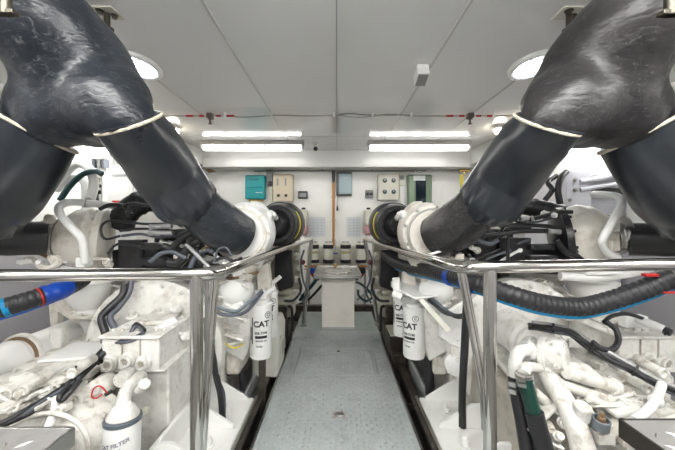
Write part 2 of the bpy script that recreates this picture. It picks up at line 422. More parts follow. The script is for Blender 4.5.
M().cyl((x, 4.44, P(0, 182, 4.44).z), (x, 4.44, P(0, 170.5, 4.44).z), .022).build('sleeve', BLACKP, t)
for py in (197, 220, 240): M().box((x - .028, 4.43, P(0, py, 4.44).z - .01), (x + .028, 4.5, P(0, py, 4.44).z + .01)).build('clip', STEEL, t, bevel=.003)
place(t)
lo, hi = wb(338.5, 173.5, 352, 194, .12)
t = thing('inverter_box', 'pale blue grey box with black backing right of the copper pipe', 'electrical box')
M().box(lo, hi).build('case', BLUEG, t, bevel=.012)
M().box((lo.x - .03, lo.y + .05, lo.z - .02), (hi.x, hi.y, hi.z + .03)).build('back_plate', BLACKP, t, bevel=.006)
m = M(); text_geo(m, 'mastervolt', .018, lambda x, y, h: V(((lo.x + hi.x) / 2 + x, lo.y - h, hi.z - .05 + y))); m.build('logo', CLEAN, t)
place(t)
t = thing('level_gauge', 'tiny black thermometer hanging below the blue grey box', 'gauge')
a = P(337.3, 208, 4.46); M().lathe([(0, .006), (.03, .013), (.06, .013), (.075, .005)], a + V((0, 0, .03)), (0, 0, -1), 14).build('bulb', BLACKP, t)
M().tube([a + V((0, 0, .03)), a + V((0, .01, .08)), P(337.5, 193, 4.48)], .003, 6).build('wire', INK, t)
place(t)
lo, hi = wb(365.5, 190, 373.5, 198, .06)
t = thing('wall_socket', 'small dark twin socket on the bulkhead left of the gauge panel', 'socket')
M().box(lo, hi).build('case', GREYB, t, bevel=.012)
for k in (.28, .72): M().lathe([(0, .022), (.008, .022), (.010, .015)], (lo.x + (hi.x - lo.x) * k, lo.y, (lo.z + hi.z) / 2), (0, -1, 0), 16).build('outlet', BLACKP, t)
place(t)
lo, hi = wb(378, 174, 399, 200, .12)
t = thing('gauge_panel', 'cream panel with four round dark gauges on the bulkhead', 'gauge panel')
M().box(lo, hi).build('case', PALEB, t, bevel=.01)
for px in (384.8, 393.6):
    for py in (180.5, 191.8):
        a = P(px, py, lo.y)
        g = M().lathe([(0, .030), (.010, .030), (.013, .024)], a, (0, -1, 0)).build('gauge', mat('blue black gauge', (.03, .06, .08), .25), t, bevel=.002)
        M().box(a + V((-.003, -.016, -.004)), a + V((.003, -.013, .020))).build('pointer', CLEAN, g)
place(t)
t = thing('conduit_post', 'pale vertical trunk with a round cap between gauge panel and green frame', 'conduit')
a, b = wb(399.8, 186, 405, 205, .03); M().box(a, b).build('trunk', CLEAN, t, bevel=.004)
a, b = wb(399, 171.5, 405.5, 186, .05); M().box(a, b).build('case', PALEB, t, bevel=.008)
a = P(402.3, 177.5, 4.44); M().lathe([(0, .03), (.008, .03), (.012, .02)], a, (0, -1, 0)).build('cap', GREYB, t)
place(t)
t = thing('fire_panel', 'olive green framed dark screen with a white label on the bulkhead', 'control panel')
a, b = wb(408, 174.5, 432, 208, .08)
M().box(a, b).build('frame', GREEN, t, bevel=.015)
a, b = wb(416, 177, 426, 206, .01, 4.41); M().box(a, b).build('screen', SCREEN, t, bevel=.002)
a, b = wb(413.5, 175.5, 425.5, 180.5, .008, 4.40); M().box(a, b).build('white_label', PAPER, t, bevel=.001)
a, b = wb(409.5, 176, 414.5, 206, .006, 4.412); M().box(a, b).build('inner_panel', mat('sage panel', (.27, .36, .25), .4), t, bevel=.004)
place(t)
for px0, px1, w in ((309, 325.5, 'left'), (346.5, 360.5, 'right')):
    a, b = wb(px0, 217, px1, 237, .004)
    t = thing('paper_chart', f'white ruled paper sheet on the bulkhead, {w} of the copper pipe', 'paper sheet')
    M().box(a, b).build('sheet', PAPER, t)
    m = M(); 
    for k in range(1, 7): z = a.z + (b.z - a.z) * k / 7; m.box((a.x + .01, a.y - .001, z - .001), (b.x - .01, a.y, z + .001))
    for k in range(1, 4): xx = a.x + (b.x - a.x) * k / 4; m.box((xx - .001, a.y - .001, a.z + .02), (xx + .001, a.y, b.z - .03))
    m.build('ruled_lines', mat('blue ruling', (.2, .28, .42), .6), t)
    place(t)
for px, w, mm, dx in ((303.5, 'left', PALEB, 1), (368.5, 'right', PALEB, -1)):
    t = thing('coolant_bottle', f'cream bottle of pink coolant with black cap, {w} side of the bulkhead', 'bottle')
    a = P(px, 207, 4.38)
    za, zb = P(0, 235, 4.38).z, P(0, 209.5, 4.38).z
    M().box((a.x - .062, 4.31, za + .12), (a.x + .062, 4.47, zb)).build('tank', mm, t, bevel=.03)
    M().box((a.x - .058, 4.315, za), (a.x + .058, 4.465, za + .14)).build('coolant', PINK, t, bevel=.03)
    M().lathe([(0, .026), (.02, .028), (.03, .02)], (a.x, 4.38, zb - .003), (0, 0, 1), 18).build('cap', BLACKP, t, bevel=.003)
    M().tube([(a.x + dx * .065, 4.4, zb - .05), (a.x + dx * .07, 4.4, za + .05), (a.x + dx * .03, 4.4, za - .02), (a.x + dx * .02, 4.42, za - .25)], .006, 8).build('hose', CLEAN, t)
    place(t)
t = thing('relief_valve', 'dirty brass valve with a yellow tag below the beam at right', 'valve')
a = P(463, 171, 4.3)
M().cyl(a + V((-.05, 0, 0)), a + V((.09, 0, .01)), .02).cyl(a + V((.02, 0, .05)), a + V((.02, 0, -.05)), .016).bolt(a + V((.02, 0, .05)), (0, 0, 1), .02, .02).build('body', BRASS, t, bevel=.002)
M().box(a + V((-.045, -.015, -.24)), a + V((-.005, -.010, -.05))).build('yellow_tag', YEL, t)
M().cyl(a + V((.05, .0, -.005)), a + V((.05, .0, .16)), .012).build('pipe', STEEL, t)
place(t)
t = thing('pipe_stub', 'rusty bracket below the beam behind the left sleeve', 'bracket')
a = P(210, 169, 4.25); M().prism([a + V((-.12, 0, .05)), a + V((.09, 0, -.03)), a + V((-.02, 0, -.05))], 0, (0, 1, 0), .02).build('plate', RUST, t, bevel=.003)
M().cyl(a + V((-.05, -.01, .0)), a + V((-.05, -.01, .07)), .012).build('stud', STEEL, t)
place(t)
m = M()
for x0, x1 in ((-1.3, -1.05), ): pass
t = thing('cable_tray', 'thin grey pipe hugging the bulkhead just under the beam', 'pipe')
M().tube([(-1.15, 4.46, 1.765), (-.6, 4.46, 1.772), (.3, 4.46, 1.768), (1.25, 4.46, 1.774)], .009, 8).build('pipe', SEAM, t)
for x in (-.9, -.2, .5, 1.1): M().box((x - .01, 4.44, 1.76), (x + .01, 4.5, 1.79)).build('clip', STEEL, t, bevel=.002)
place(t)

# ---------------------------------------------------------------- fuel filters behind the pedestal
YF2 = 4.05
bk = thing('filter_bracket', 'cream backing plate and pipes carrying the four fuel filters', 'bracket')
a = P(307, 247, YF2 + .12); b = P(367, 243, YF2 + .12)
M().box((a.x, YF2 + .09, P(0, 266, YF2).z), (b.x, YF2 + .11, P(0, 247, YF2).z)).build('plate', PALEB, bk, bevel=.004)
for py, mm in ((266, ORNG), (268.5, STEEL)):
    z = P(0, py, YF2).z; M().cyl((a.x - .02, YF2 - .02, z), (b.x + .02, YF2 - .02, z), .014).build('pipe', mm, bk)
for px in (320, 352): z = P(0, 266, YF2).z; M().ball(P(px, 266, YF2) + V((0, -.04, 0)), .026).cyl(P(px, 266, YF2) + V((0, -.1, 0)), P(px, 266, YF2), .012).build('valve', BRASS if px < 330 else STEEL, bk)
for px in (309, 365): M().cyl((P(px, 0, YF2 + .1).x, YF2 + .12, -.3), (P(px, 0, YF2 + .1).x, YF2 + .12, .55), .014).build('stand', STEEL, bk)
place(bk)
for i, (px, wd, w) in enumerate(((314, 9.5, 'leftmost, above the blue and red bowl'), (328.3, 10, 'second from the left'), (345.6, 10, 'second from the right, with an olive label'), (361, 10, 'rightmost, above the red bowl'))):
    t = thing('fuel_filter', f'cream fuel filter canister with two black bands, {w}', 'fuel filter', 'fuel filters on the bulkhead')
    x = P(px, 0, YF2).x; z0 = P(0, 263, YF2).z; z1 = P(0, 244, YF2).z; r = wd / 2 * YF2 / F
    def zz(py): return P(0, py, YF2).z
    M().lathe([(zz(262.5), r * .9), (zz(247), r * .92), (zz(245), r * .92)], (x, YF2, 0), (0, 0, 1)).build('canister', PALEB, t)
    M().lathe([(zz(248.5), r * 1.05), (zz(244.6), r * 1.08)], (x, YF2, 0), (0, 0, 1)).build('upper_band', BLACKP, t, bevel=.005)
    M().lathe([(zz(262.5), r * 1.1), (zz(259.3), r * 1.1)], (x, YF2, 0), (0, 0, 1)).build('lower_band', BLACKP, t, bevel=.005)
    M().lathe([(zz(244.6), r * .95), (zz(243.4), r * .95), (zz(243.3), .012), (zz(241.3), .010)], (x, YF2, 0), (0, 0, 1)).build('lid', PALEB, t)
    M().box((x - .045, YF2 - .008, zz(242.4)), (x + .045, YF2 + .008, zz(241.6))).build('handle', BLACKP, t, bevel=.002)
    if i in (0, 2): M().lathe([(zz(253.3), r * .94), (zz(250.8), r * .94)], (x, YF2, 0), (0, 0, 1)).build('label_band', mat('olive label', (.40, .38, .2), .5), t)
    if i in (0, 3):
        M().lathe([(zz(273), r * .9), (zz(270), r * .95), (zz(267.4), r * .95)], (x, YF2, 0), (0, 0, 1)).build('bowl_collar', BLUE2 if i == 0 else BLACKP, t)
        M().lathe([(zz(277.5), .012), (zz(276), .03), (zz(272.5 if i == 0 else 269), r * .92)], (x, YF2, 0), (0, 0, 1)).build('red_bowl', RED, t)
    place(t)

# ---------------------------------------------------------------- walkway
def tread(m, x0, x1, y0, y1, z, px=.027, ln=.023, w=.0064, h=.0050):
    i = 0; y = y0 + px / 2
    while y < y1 - px / 2:
        x = x0 + px / 2; j = 0
        while x < x1 - px / 2:
            s_ = 1 if (i + j) % 2 else -1
            d = V((1, s_, 0)).normalized(); n = V((-d.y, d.x, 0)); c = V((x, y, z))
            b = [c - d * ln / 2, c - n * w / 2, c + d * ln / 2, c + n * w / 2]
            t_ = V((0, 0, h))
            vb = [m.b.verts.new(q) for q in b]; vt = m.b.verts.new(c - d * ln * .25 + t_), m.b.verts.new(c + d * ln * .25 + t_)
            m.b.faces.new((vb[0], vb[1], vt[0])); m.b.faces.new((vb[1], vb[2], vt[1], vt[0])); m.b.faces.new((vb[2], vb[3], vt[1])); m.b.faces.new((vb[3], vb[0], vt[0], vt[1]))
            x += px; j += 1
        y += px; i += 1
def deck(x0, x1, y0, y1, mm, label, pat=True, z=0.):
    t = thing('floor_plate', label, 'floor plate', 'walkway floor plates')
    M().box((x0, y0, z - .012), (x1, y1, z)).build('plate', mm, t, bevel=.0015)
    if pat:
        m = M(); tread(m, x0 + .01, x1 - .01, y0 + .01, y1 - .01, z - .0002); tp = m.build('tread_pattern', mm, t); tp['kind'] = 'stuff'
    return t
WX = .403
t = deck(-WX, WX, .25, 2.253, PLATE, 'long grey tread plate nearest the viewer, with a lifting ring')
a = P(339.5, 415, 1.796)
M().box((a.x - .045, a.y - .04, 0), (a.x + .045, a.y + .04, .002)).build('ring_recess', TREAD, t, bevel=.001)
ring = [(a.x + math.cos(k * PI / 8) * .024, a.y + math.sin(k * PI / 8) * .018, .006) for k in range(17)]
M().tube(ring, .0045, 8, 1, caps=False).box((a.x - .012, a.y - .006, .001), (a.x + .012, a.y + .006, .008)).build('lifting_ring', STEEL, t)
place(t)
t = deck(-.30, .30, 2.257, 2.70, PLATE, 'smaller tread plate set in the middle of the walkway, lock at its far edge')
a = P(338.5, 347, 2.66); M().box((a.x - .035, 2.63, 0), (a.x + .035, 2.68, .003)).build('lock_plate', STEEL, t, bevel=.001)
M().lathe([(0, .014), (.004, .014), (.006, .008)], (a.x, 2.655, .002), (0, 0, 1), 16).build('lock', BLACKP, t)
place(t)
place(deck(-WX, -.304, 2.257, 2.70, PLATE, 'narrow tread strip along the left of the inset plate'))
place(deck(.304, WX, 2.257, 2.70, PLATE, 'narrow tread strip along the right of the inset plate'))
place(deck(-WX, WX, 2.704, 3.15, PLATE, 'tread plate just before the pedestal'))
place(deck(-WX, WX, 3.154, 3.80, PLATE2, 'smooth greenish plate under the pedestal', False))
for s_, w in ((-1, 'left'), (1, 'right')):
    t = thing('walkway_edge', f'thin steel angle along the {w} edge of the walkway', 'edge strip')
    xa, xb = sorted((s_ * (WX + .003), s_ * (WX + .012)))
    M().box((xa, .25, -.07), (xb, 3.8, .003)).build('angle', STEEL, t, bevel=.001)
    M().box((min(s_ * .405, s_ * .39), .25, -.045), (max(s_ * .405, s_ * .39), 3.8, -.014)).build('lip', DARKST, t)
    place(t)
    # dark steel channel beside the walkway
    t = thing('bilge_channel', f'grimy dark steel channel between the walkway and the {w} engine', 'channel')
    xa, xb = sorted((s_ * .418, s_ * .66))
    M().box((xa, .25, -.16), (xb, 3.9, -.145)).build('bottom', BILGE, t)
    xa, xb = sorted((s_ * .485, s_ * .50)); M().box((xa, .25, -.145), (xb, 3.4, -.02)).build('web', DARKST, t, bevel=.002)
    xa, xb = sorted((s_ * .465, s_ * .52)); M().box((xa, .25, -.02), (xb, 3.4, -.008)).build('flange', DARKST, t, bevel=.002)
    for y in (1.55, 1.95, 2.45, 2.9):
        xa, xb = sorted((s_ * .42, s_ * .484)); M().box((xa, y, -.06), (xb, y + .012, -.03)).build('cross_strap', DARKST, t, bevel=.001)
    for y in (1.4, 1.75, 2.15, 2.65): M().bolt((s_ * .445, y, -.145), (0, 0, 1), .009, .01).build('bolt', STEEL, t)
    place(t)

# ---------------------------------------------------------------- pedestal with tray
t = thing('pedestal', 'beige steel pedestal standing at the far end of the walkway', 'pedestal')
M().box((-.147, 3.2, .002), (.178, 3.62, .515)).build('cabinet', PEDM, t, bevel=.004)
M().box((-.155, 3.195, .002), (.186, 3.63, .02)).build('plinth', STEEL, t, bevel=.002)
M().box((-.225, 3.08, .520), (.245, 3.72, .548)).build('tray', STEEL, t, bevel=.01)
m = M(); 
for a, b in (((-.225, 3.08), (.245, 3.095)), ((-.225, 3.705), (.245, 3.72)), ((-.225, 3.08), (-.21, 3.72)), ((.23, 3.08), (.245, 3.72))): m.box((*a, .545), (*b, .562))
m.build('rim', STEEL, t, bevel=.003)
m = M().tube([(.01 + math.cos(k * PI / 12) * .155, 3.40 + math.sin(k * PI / 12) * .20, .551) for k in range(25)], .007, 8, 1, caps=False); m.build('basin_ring', CHROME, t)
M().lathe([(0, .14), (.004, .135)], (.01, 3.4, .548), (0, 0, 1), 32).build('basin', TREAD, t)
for sx in (-1, 1): M().box((.01 + sx * .19 - .012, 3.12, .50), (.01 + sx * .19 + .012, 3.15, .522)).build('latch', BLACKP, t)
place(t)
t = thing('tap', 'thin metal tap standing on the back of the pedestal tray', 'tap')
M().cyl((-.01, 3.66, .549), (-.01, 3.66, .80), .010).tube([(-.01, 3.66, .79), (-.01, 3.64, .83), (-.01, 3.58, .83), (-.01, 3.56, .80)], .008, 10).build('spout', STEEL, t)
M().lathe([(0, .02), (.03, .02), (.04, .012)], (-.01, 3.66, .549), (0, 0, 1), 16).build('base', BRASS, t)
M().box((-.035, 3.65, .70), (.015, 3.67, .715)).build('lever', BLUE2, t, bevel=.002)
place(t)
# hoses and pipes low behind the pedestal
def hose(pts, r, mm, label, name='hose', cat='hose', group=None, corr=0, **k):
    m = M()
    if corr: m.corr(pts, r, corr)
    else: m.tube(pts, r, 12)
    return single(m, name, mm, label, cat, group, **k)
hose([P(300, 300, 4), P(306, 292, 3.95), P(313, 284, 3.9), P(317, 278, 3.9)], .022, TEALD, 'dark teal hose running low left of the pedestal', group='low hoses')
hose([P(298, 305, 4.1), P(308, 300, 4.05), P(316, 292, 4.0), P(322, 285, 4.0)], .016, BLACK, 'black hose running low left of the pedestal', group='low hoses')
hose([P(356, 282, 3.95), P(361, 284, 3.9), P(368, 290, 3.9), P(372, 297, 3.9), P(366, 301, 3.9), P(359, 296, 3.95), P(358, 290, 4.)], .014, TEALD, 'teal hose coiled right of the pedestal', group='low hoses')
hose([P(357, 300, 4.0), P(366, 293, 4.0), P(374, 287, 4.0), P(377, 270, 4.05), P(376, 255, 4.1)], .014, mat('pale green pipe', (.30, .44, .40), .4), 'pale green pipe rising right of the pedestal', 'pipe', 'pipe')
hose([P(299, 262, 4.2), P(297, 275, 4.2), P(300, 290, 4.15), P(304, 306, 4.1)], .010, GREYC, 'thin grey hose rising left of the pedestal')
single(M().box((-.55, 3.95, -.3), (.55, 4.02, .03)), 'bilge_bulkhead', DARKST, 'dark low steel frame across the floor behind the pedestal', 'steel frame', bevel=.005)
# ================================================================ EXHAUST DUCTS
def mirror_px(px): return 2 * CX - px
def noisy(o, amp, sc):
    for v in o.data.vertices:
        n = noise.noise_vector(v.co * sc); v.co += n * amp
def mitre(o, p0, ax, n, L):
    p0, ax, n = V(p0), V(ax).normalized(), V(n).normalized()
    for v in o.data.vertices:
        r = v.co - p0; t = r.dot(ax)
        if t < L:
            k = 1 - max(t, 0) / L; pr = r - ax * t
            v.co += ax * (-pr.dot(n) / ax.dot(n)) * k
def exhaust(side):
    L = side < 0
    JK = JACKL if L else JACKR
    # the two ducts hang almost, not exactly, mirrored in the photograph
    q = (lambda px, py, Y: P(px, py, Y)) if L else (lambda px, py, Y: P(mirror_px(px) + 3, py + 1, Y))
    t = thing('exhaust_duct', ('blue black' if L else 'charcoal') + f' lagged exhaust duct forking above the {"left" if L else "right"} engine', 'exhaust duct')
    m = M()
    m.tube([(-2.44 if L else 2.44, .72, 1.70), (-1.95 if L else 1.95, .72, 1.76), q(-165, -60, .80), q(-75, -48, .86), q(2, -8, .95), q(48, 33, 1.03), q(80, 75, 1.13), q(89, 104, 1.2)], [.15, .15, .15, .150, .150, .162, .186, .18], 40, 10)
    m.ball(q(94, 98, 1.17), .190, (1, 1, .95), 40)
    m.tube([q(96, 96, 1.14), q(113, 107, 1.09), q(128, 122, 1.07), q(134, 129, 1.11)], [.168, .138, .102, .06], 32, 8)
    m.tube([q(72, 92, 1.12), q(48, 116, 1.15), q(34, 128, 1.165)], [.15, .13, .10], 32, 8)
    o = m.build('trunk', JK, t)
    rm = o.modifiers.new('remesh', 'REMESH'); rm.mode = 'VOXEL'; rm.voxel_size = .0085; rm.use_smooth_shade = True
    sm = o.modifiers.new('smooth', 'SMOOTH'); sm.iterations = 60; sm.factor = .7
    tx = bpy.data.textures.new('lumps', 'CLOUDS'); tx.noise_scale = .16; tx.noise_depth = 2
    dm = o.modifiers.new('lumps', 'DISPLACE'); dm.texture = tx; dm.strength = .014; dm.mid_level = .5
    # inner leg
    random.seed(3 if L else 5)
    def ruffle(Lt):
        ph = [random.uniform(0, 6.28) for _ in range(4)]
        def f(l, a):
            e = max(0, min(1, (l - (Lt - .05)) / .05)); e0 = max(0, 1 - l / .05)
            g = 1 + .012 * math.sin(3 * a + ph[0] + l * 9) + .008 * math.sin(5 * a + ph[1] - l * 15)
            return g + (e * .026 + e0 * .010) * math.sin(17 * a + ph[2]) + e * .010 * math.sin(29 * a + ph[3])
        return f
    m = M(); p_ = [q(127, 121, 1.06), q(146, 144, 1.17), q(167, 173, 1.32), q(186, 200, 1.40)]
    Lt = sum((b - a).length for a, b in zip(p_, p_[1:]))
    m.tube(p_ + [q(189, 204, 1.415)], [.102, .117, .129, .131, .100], 84, 16, rf=ruffle(Lt)); o = m.build('inner_sleeve', SLEEV, t, sharp=80)
    n_in = (q(157, 114, 1.07) - q(103, 131, 1.07)).cross(V((-.65 * (1 if L else -1), 1, -.02))); ax_ = (q(146, 144, 1.17) - q(127, 121, 1.06)).normalized(); n_in.normalize(); n_in = n_in * (.63 if n_in.dot(ax_) > 0 else -.63) + ax_ * .37; mitre(o, q(127, 121, 1.06), ax_, n_in, .16)
    m = M(); p_ = [q(186, 193, 1.40), q(201, 209, 1.46), q(216, 222, 1.53), q(229, 230, 1.60), q(240, 235, 1.66)]
    m.tube(p_, [.092, .105, .114, .114, .108], 48, 12); o = m.build('inner_elbow', JK, t); noisy(o, .003, 14)
    # cords and straps
    def oring(c, ax, n, r, rr, name, mm):
        ax, n, c = V(ax).normalized(), V(n).normalized(), V(c); u = ax.orthogonal().normalized(); w = ax.cross(u); pts = []
        for k in range(49):
            p = c + (u * math.cos(k * PI / 24) + w * math.sin(k * PI / 24)) * r * (1 + .01 * math.sin(k * 1.7 * PI / 3))
            pts.append(p + ax * ((c - p).dot(n) / ax.dot(n)))
        return M().tube(pts, rr, 8, 1, caps=False).build(name, mm, t)
    def ring(c, ax, r, rr, name, mm, wob=.0):
        ax = V(ax).normalized(); u = ax.orthogonal().normalized(); w = ax.cross(u); c = V(c)
        pts = [c + (u * math.cos(k * PI / 20) + w * math.sin(k * PI / 20)) * r * (1 + wob * math.sin(k * 1.7)) for k in range(41)]
        return M().tube(pts, rr, 8, 1, caps=False).build(name, mm, t)
    a, b = q(122, 112, 1.145), q(140, 131, 1.205); oring(q(130, 123, 1.07), q(146, 144, 1.17) - q(127, 121, 1.06), n_in, .102, .0055, 'seam_cord', ROPE)
    a, b = q(186, 193, 1.395), q(194, 203, 1.43); ring(a.lerp(b, .9), b - a, .110, .004, 'draw_cord', BLACK, .01)
    # outer leg
    p_ = [q(31, 126, 1.17), q(14, 156, 1.18), q(-4, 188, 1.21), q(-16, 214, 1.27)]
    Lt = sum((b - a).length for a, b in zip(p_, p_[1:]))
    o = M().tube(p_, [.150, .152, .154, .13], 84, 16, rf=ruffle(Lt)).build('outer_sleeve', SLEEV, t, sharp=80)
    n_o = (q(74, 159, 1.17) - q(-16, 112, 1.17)).cross(V((-.95 * (1 if L else -1), 1, .08))); ax_ = (q(14, 156, 1.18) - q(31, 126, 1.17)).normalized(); n_o.normalize(); n_o = n_o * (.5 if n_o.dot(ax_) > 0 else -.5) + ax_ * .5; mitre(o, q(31, 126, 1.17), ax_, n_o, .2)
    oring(q(30, 127.5, 1.17), q(14, 156, 1.18) - q(31, 126, 1.17), n_o, .153, .006, 'seam_cord', ROPE)
    M().tube([q(-24, 200, 1.32), q(-22, 222, 1.38), q(0, 236, 1.44), q(26, 238, 1.5), q(48, 238, 1.55)], [.085, .09, .084, .080, .080], 40, 10).build('outer_elbow', BLACK, t)
    # hangers
    for a, L2 in ((q(107, 19, 1.37), .05), (q(6, 3, .80), .03)):
        top = V((a.x, a.y, CZ))
        M().box((a.x - .05, a.y - .045, CZ - .006), (a.x + .05, a.y + .045, CZ - .0005)).build('ceiling_bracket', DARKST if L2 < .05 else PALEB, t, bevel=.002)
        M().cyl(a + V((0, 0, -L2)), top, .012).bolt(top + V((-.015, -.02, -.006)), (0, 0, -1), .012, .012).bolt(top + V((.025, .01, -.006)), (0, 0, -1), .010, .012).box((a.x - .025, a.y - .010, a.z - L2), (a.x + .025, a.y + .010, a.z - L2 + .012)).build('hanger_rod', mat('tarnished steel', (.10, .09, .07), .35, metal=.8), t, bevel=.002)
    place(t)
exhaust(-1); exhaust(1)

# ================================================================ HANDRAILS
def handrail(s_):
    L = s_ < 0; w = 'left' if L else 'right'
    t = thing('handrail', f'polished steel handrail curving along the {w} side of the walkway', 'handrail')
    if L:
        pts = [P(-260, 276, 1.), P(0, 275.5, 1.), P(120, 274.5, 1.0), P(196, 274, 1.0), P(218, 271.5, 1.05), P(237, 266, 1.18), P(256, 258.5, 1.42), P(284, 248, 2.0), P(311.5, 239, 3.1)]
    else:
        pts = [P(930, 261, 1.), P(675, 264, 1.), P(560, 266, 1.0), P(486, 267, 1.0), P(462, 267, 1.05), P(440, 262, 1.18), P(419, 256, 1.42), P(392, 247.5, 2.0), P(365, 239, 3.1)]
    M().tube(pts, .0195, 24, 14).build('rail', CHROME, t)
    px, pl, pe = (196.5, 216.5, 203) if L else (490, 461, 480)
    topz = P(0, 274 if L else 267, 1.0).z
    x = P(px, 0, 1.0).x
    M().cyl((x, 1.0, -.008), (x, 1.0, topz), .0195, seg=28).build('post', CHROME, t)
    M().lathe([(0, .024), (.02, .024), (.022, .021)], (x, 1.0, -.008), (0, 0, 1), 28).build('foot', STEEL, t, bevel=.001)
    if L: M().tube([P(216, 275, 1.08), P(212, 320, 1.07), P(205.5, 400, 1.035), P(200, 480, 1.02)], .014, 20).build('brace', CHROME, t)
    else: M().tube([P(461.5, 272, 1.08), P(471, 320, 1.07), P(482, 380, 1.035), P(487, 430, 1.02)], .015, 20).build('brace', CHROME, t)
    if L: M().cyl(P(207, 276, 1.03), P(206, 420, 1.03), .006).build('inner_rod', STEEL, t)
    a, b = (P(311.5, 239, 3.1), P(303.5, 325, 3.1)) if L else (P(365, 239, 3.1), P(378, 324, 3.1))
    M().cyl(a + V((0, 0, .01)), b, .019).build('post', STEEL, t)
    M().lathe([(0, .035), (.012, .035), (.014, .022)], b - V((0, 0, .004)), (0, 0, 1), 20).build('foot', STEEL, t, bevel=.001)
    M().tube([P(207, 274, 1.02), P(222, 271, 1.07)] if L else [P(478, 267, 1.01), P(466, 267, 1.035)], .0225, 24).build('coupling', STEEL, t, bevel=.002)
    place(t)
handrail(-1); handrail(1)
# ================================================================ MAIN ENGINES
def greeble(root, rows, seed, mats, Yj=.03):
    """small cast details: (px, py, depth, kind) where the photograph shows fittings on the castings"""
    rnd = random.Random(seed)
    for px, py, Y, kind in rows:
        c = P(px, py, Y + rnd.uniform(-Yj, 0)); mm = mats[rnd.randrange(len(mats))]
        d = V((rnd.uniform(-.5, .5), -1, rnd.uniform(.1, .9))).normalized(); r = rnd.uniform(.009, .015)
        if kind == 'bolt': M().bolt(c, d, r * .8, r * .8).build('bolt', mm, root)
        elif kind == 'plug': M().lathe([(-.03, r * 1.6), (0, r * 1.6), (.002, r * 1.25), (.016, r * 1.2), (.017, r * .7), (.010, r * .6)], c, d, 20).build('plug', mm, root, bevel=.0015)
        elif kind == 'rib':
            e = V((rnd.uniform(.6, 1), rnd.uniform(-.4, .4), rnd.uniform(-.1, .5))).normalized()
            M().obox(c, e * rnd.uniform(.03, .06), V((0, .03, 0)), V((0, 0, .007))).build('rib', mm, root, bevel=.003)
        elif kind == 'pipe':
            e = V((rnd.uniform(.4, 1), rnd.uniform(-.5, .2), rnd.uniform(-.3, .6))).normalized()
            M().tube([c - e * .06, c - e * .02 + d * .012, c + e * .02 + d * .012, c + e * .06], r * .5, 10).lathe([(-.006, r * .8), (.006, r * .8)], c + e * .05, e, 6).build('pipe', mm, root)
        elif kind == 'block':
            M().box(c - V((r * 2, .03, r)), c + V((r * 2, .02, r * 1.3)), ('Z', rnd.uniform(-.5, .5))).bolt(c + V((-r, -.012, r * 1.2)), (0, 0, 1), r * .5, r * .5).bolt(c + V((r, -.012, r * 1.2)), (0, 0, 1), r * .5, r * .5).build('lug', mm, root, bevel=.003)
        elif kind == 'gap':
            M().obox(c, V((rnd.uniform(.02, .04), 0, rnd.uniform(-.01, .01))), V((0, .012, 0)), V((0, 0, rnd.uniform(.008, .014)))).build('recess_cap', mm, root, bevel=.003)
def spread_rows(x0, x1, y0, y1, Y0, Y1, n, kinds, seed):
    """jittered grid between two depths"""
    rnd = random.Random(seed); out = []; nx = max(1, int((n * (x1 - x0) / max(1, (y1 - y0))) ** .5)); ny = max(1, n // nx)
    for j in range(ny):
        for i in range(nx):
            f = (j + .5) / ny
            out.append((x0 + (x1 - x0) * (i + rnd.uniform(.2, .8)) / nx, y0 + (y1 - y0) * (j + rnd.uniform(.2, .8)) / ny, Y0 + (Y1 - Y0) * f, kinds[rnd.randrange(len(kinds))]))
    return out
def tubep(root, pts, r, mm, name, seg=10, **k):
    return M().tube(pts, r, seg, **k).build(name, mm, root)
def clamp(root, c, ax, r, wd=.012, mm=None, name='hose_clamp'):
    ax = V(ax).normalized(); c = V(c)
    u = ax.orthogonal().normalized()
    m = M().lathe([(-wd / 2, r), (-wd / 2, r * 1.06), (wd / 2, r * 1.06), (wd / 2, r)], c, ax, 24)
    m.obox(c + u * r * 1.1, ax * wd * .7, u * r * .09 + u * .004, ax.cross(u) * .012)
    return m.build(name, mm or STEEL, root, bevel=.001)
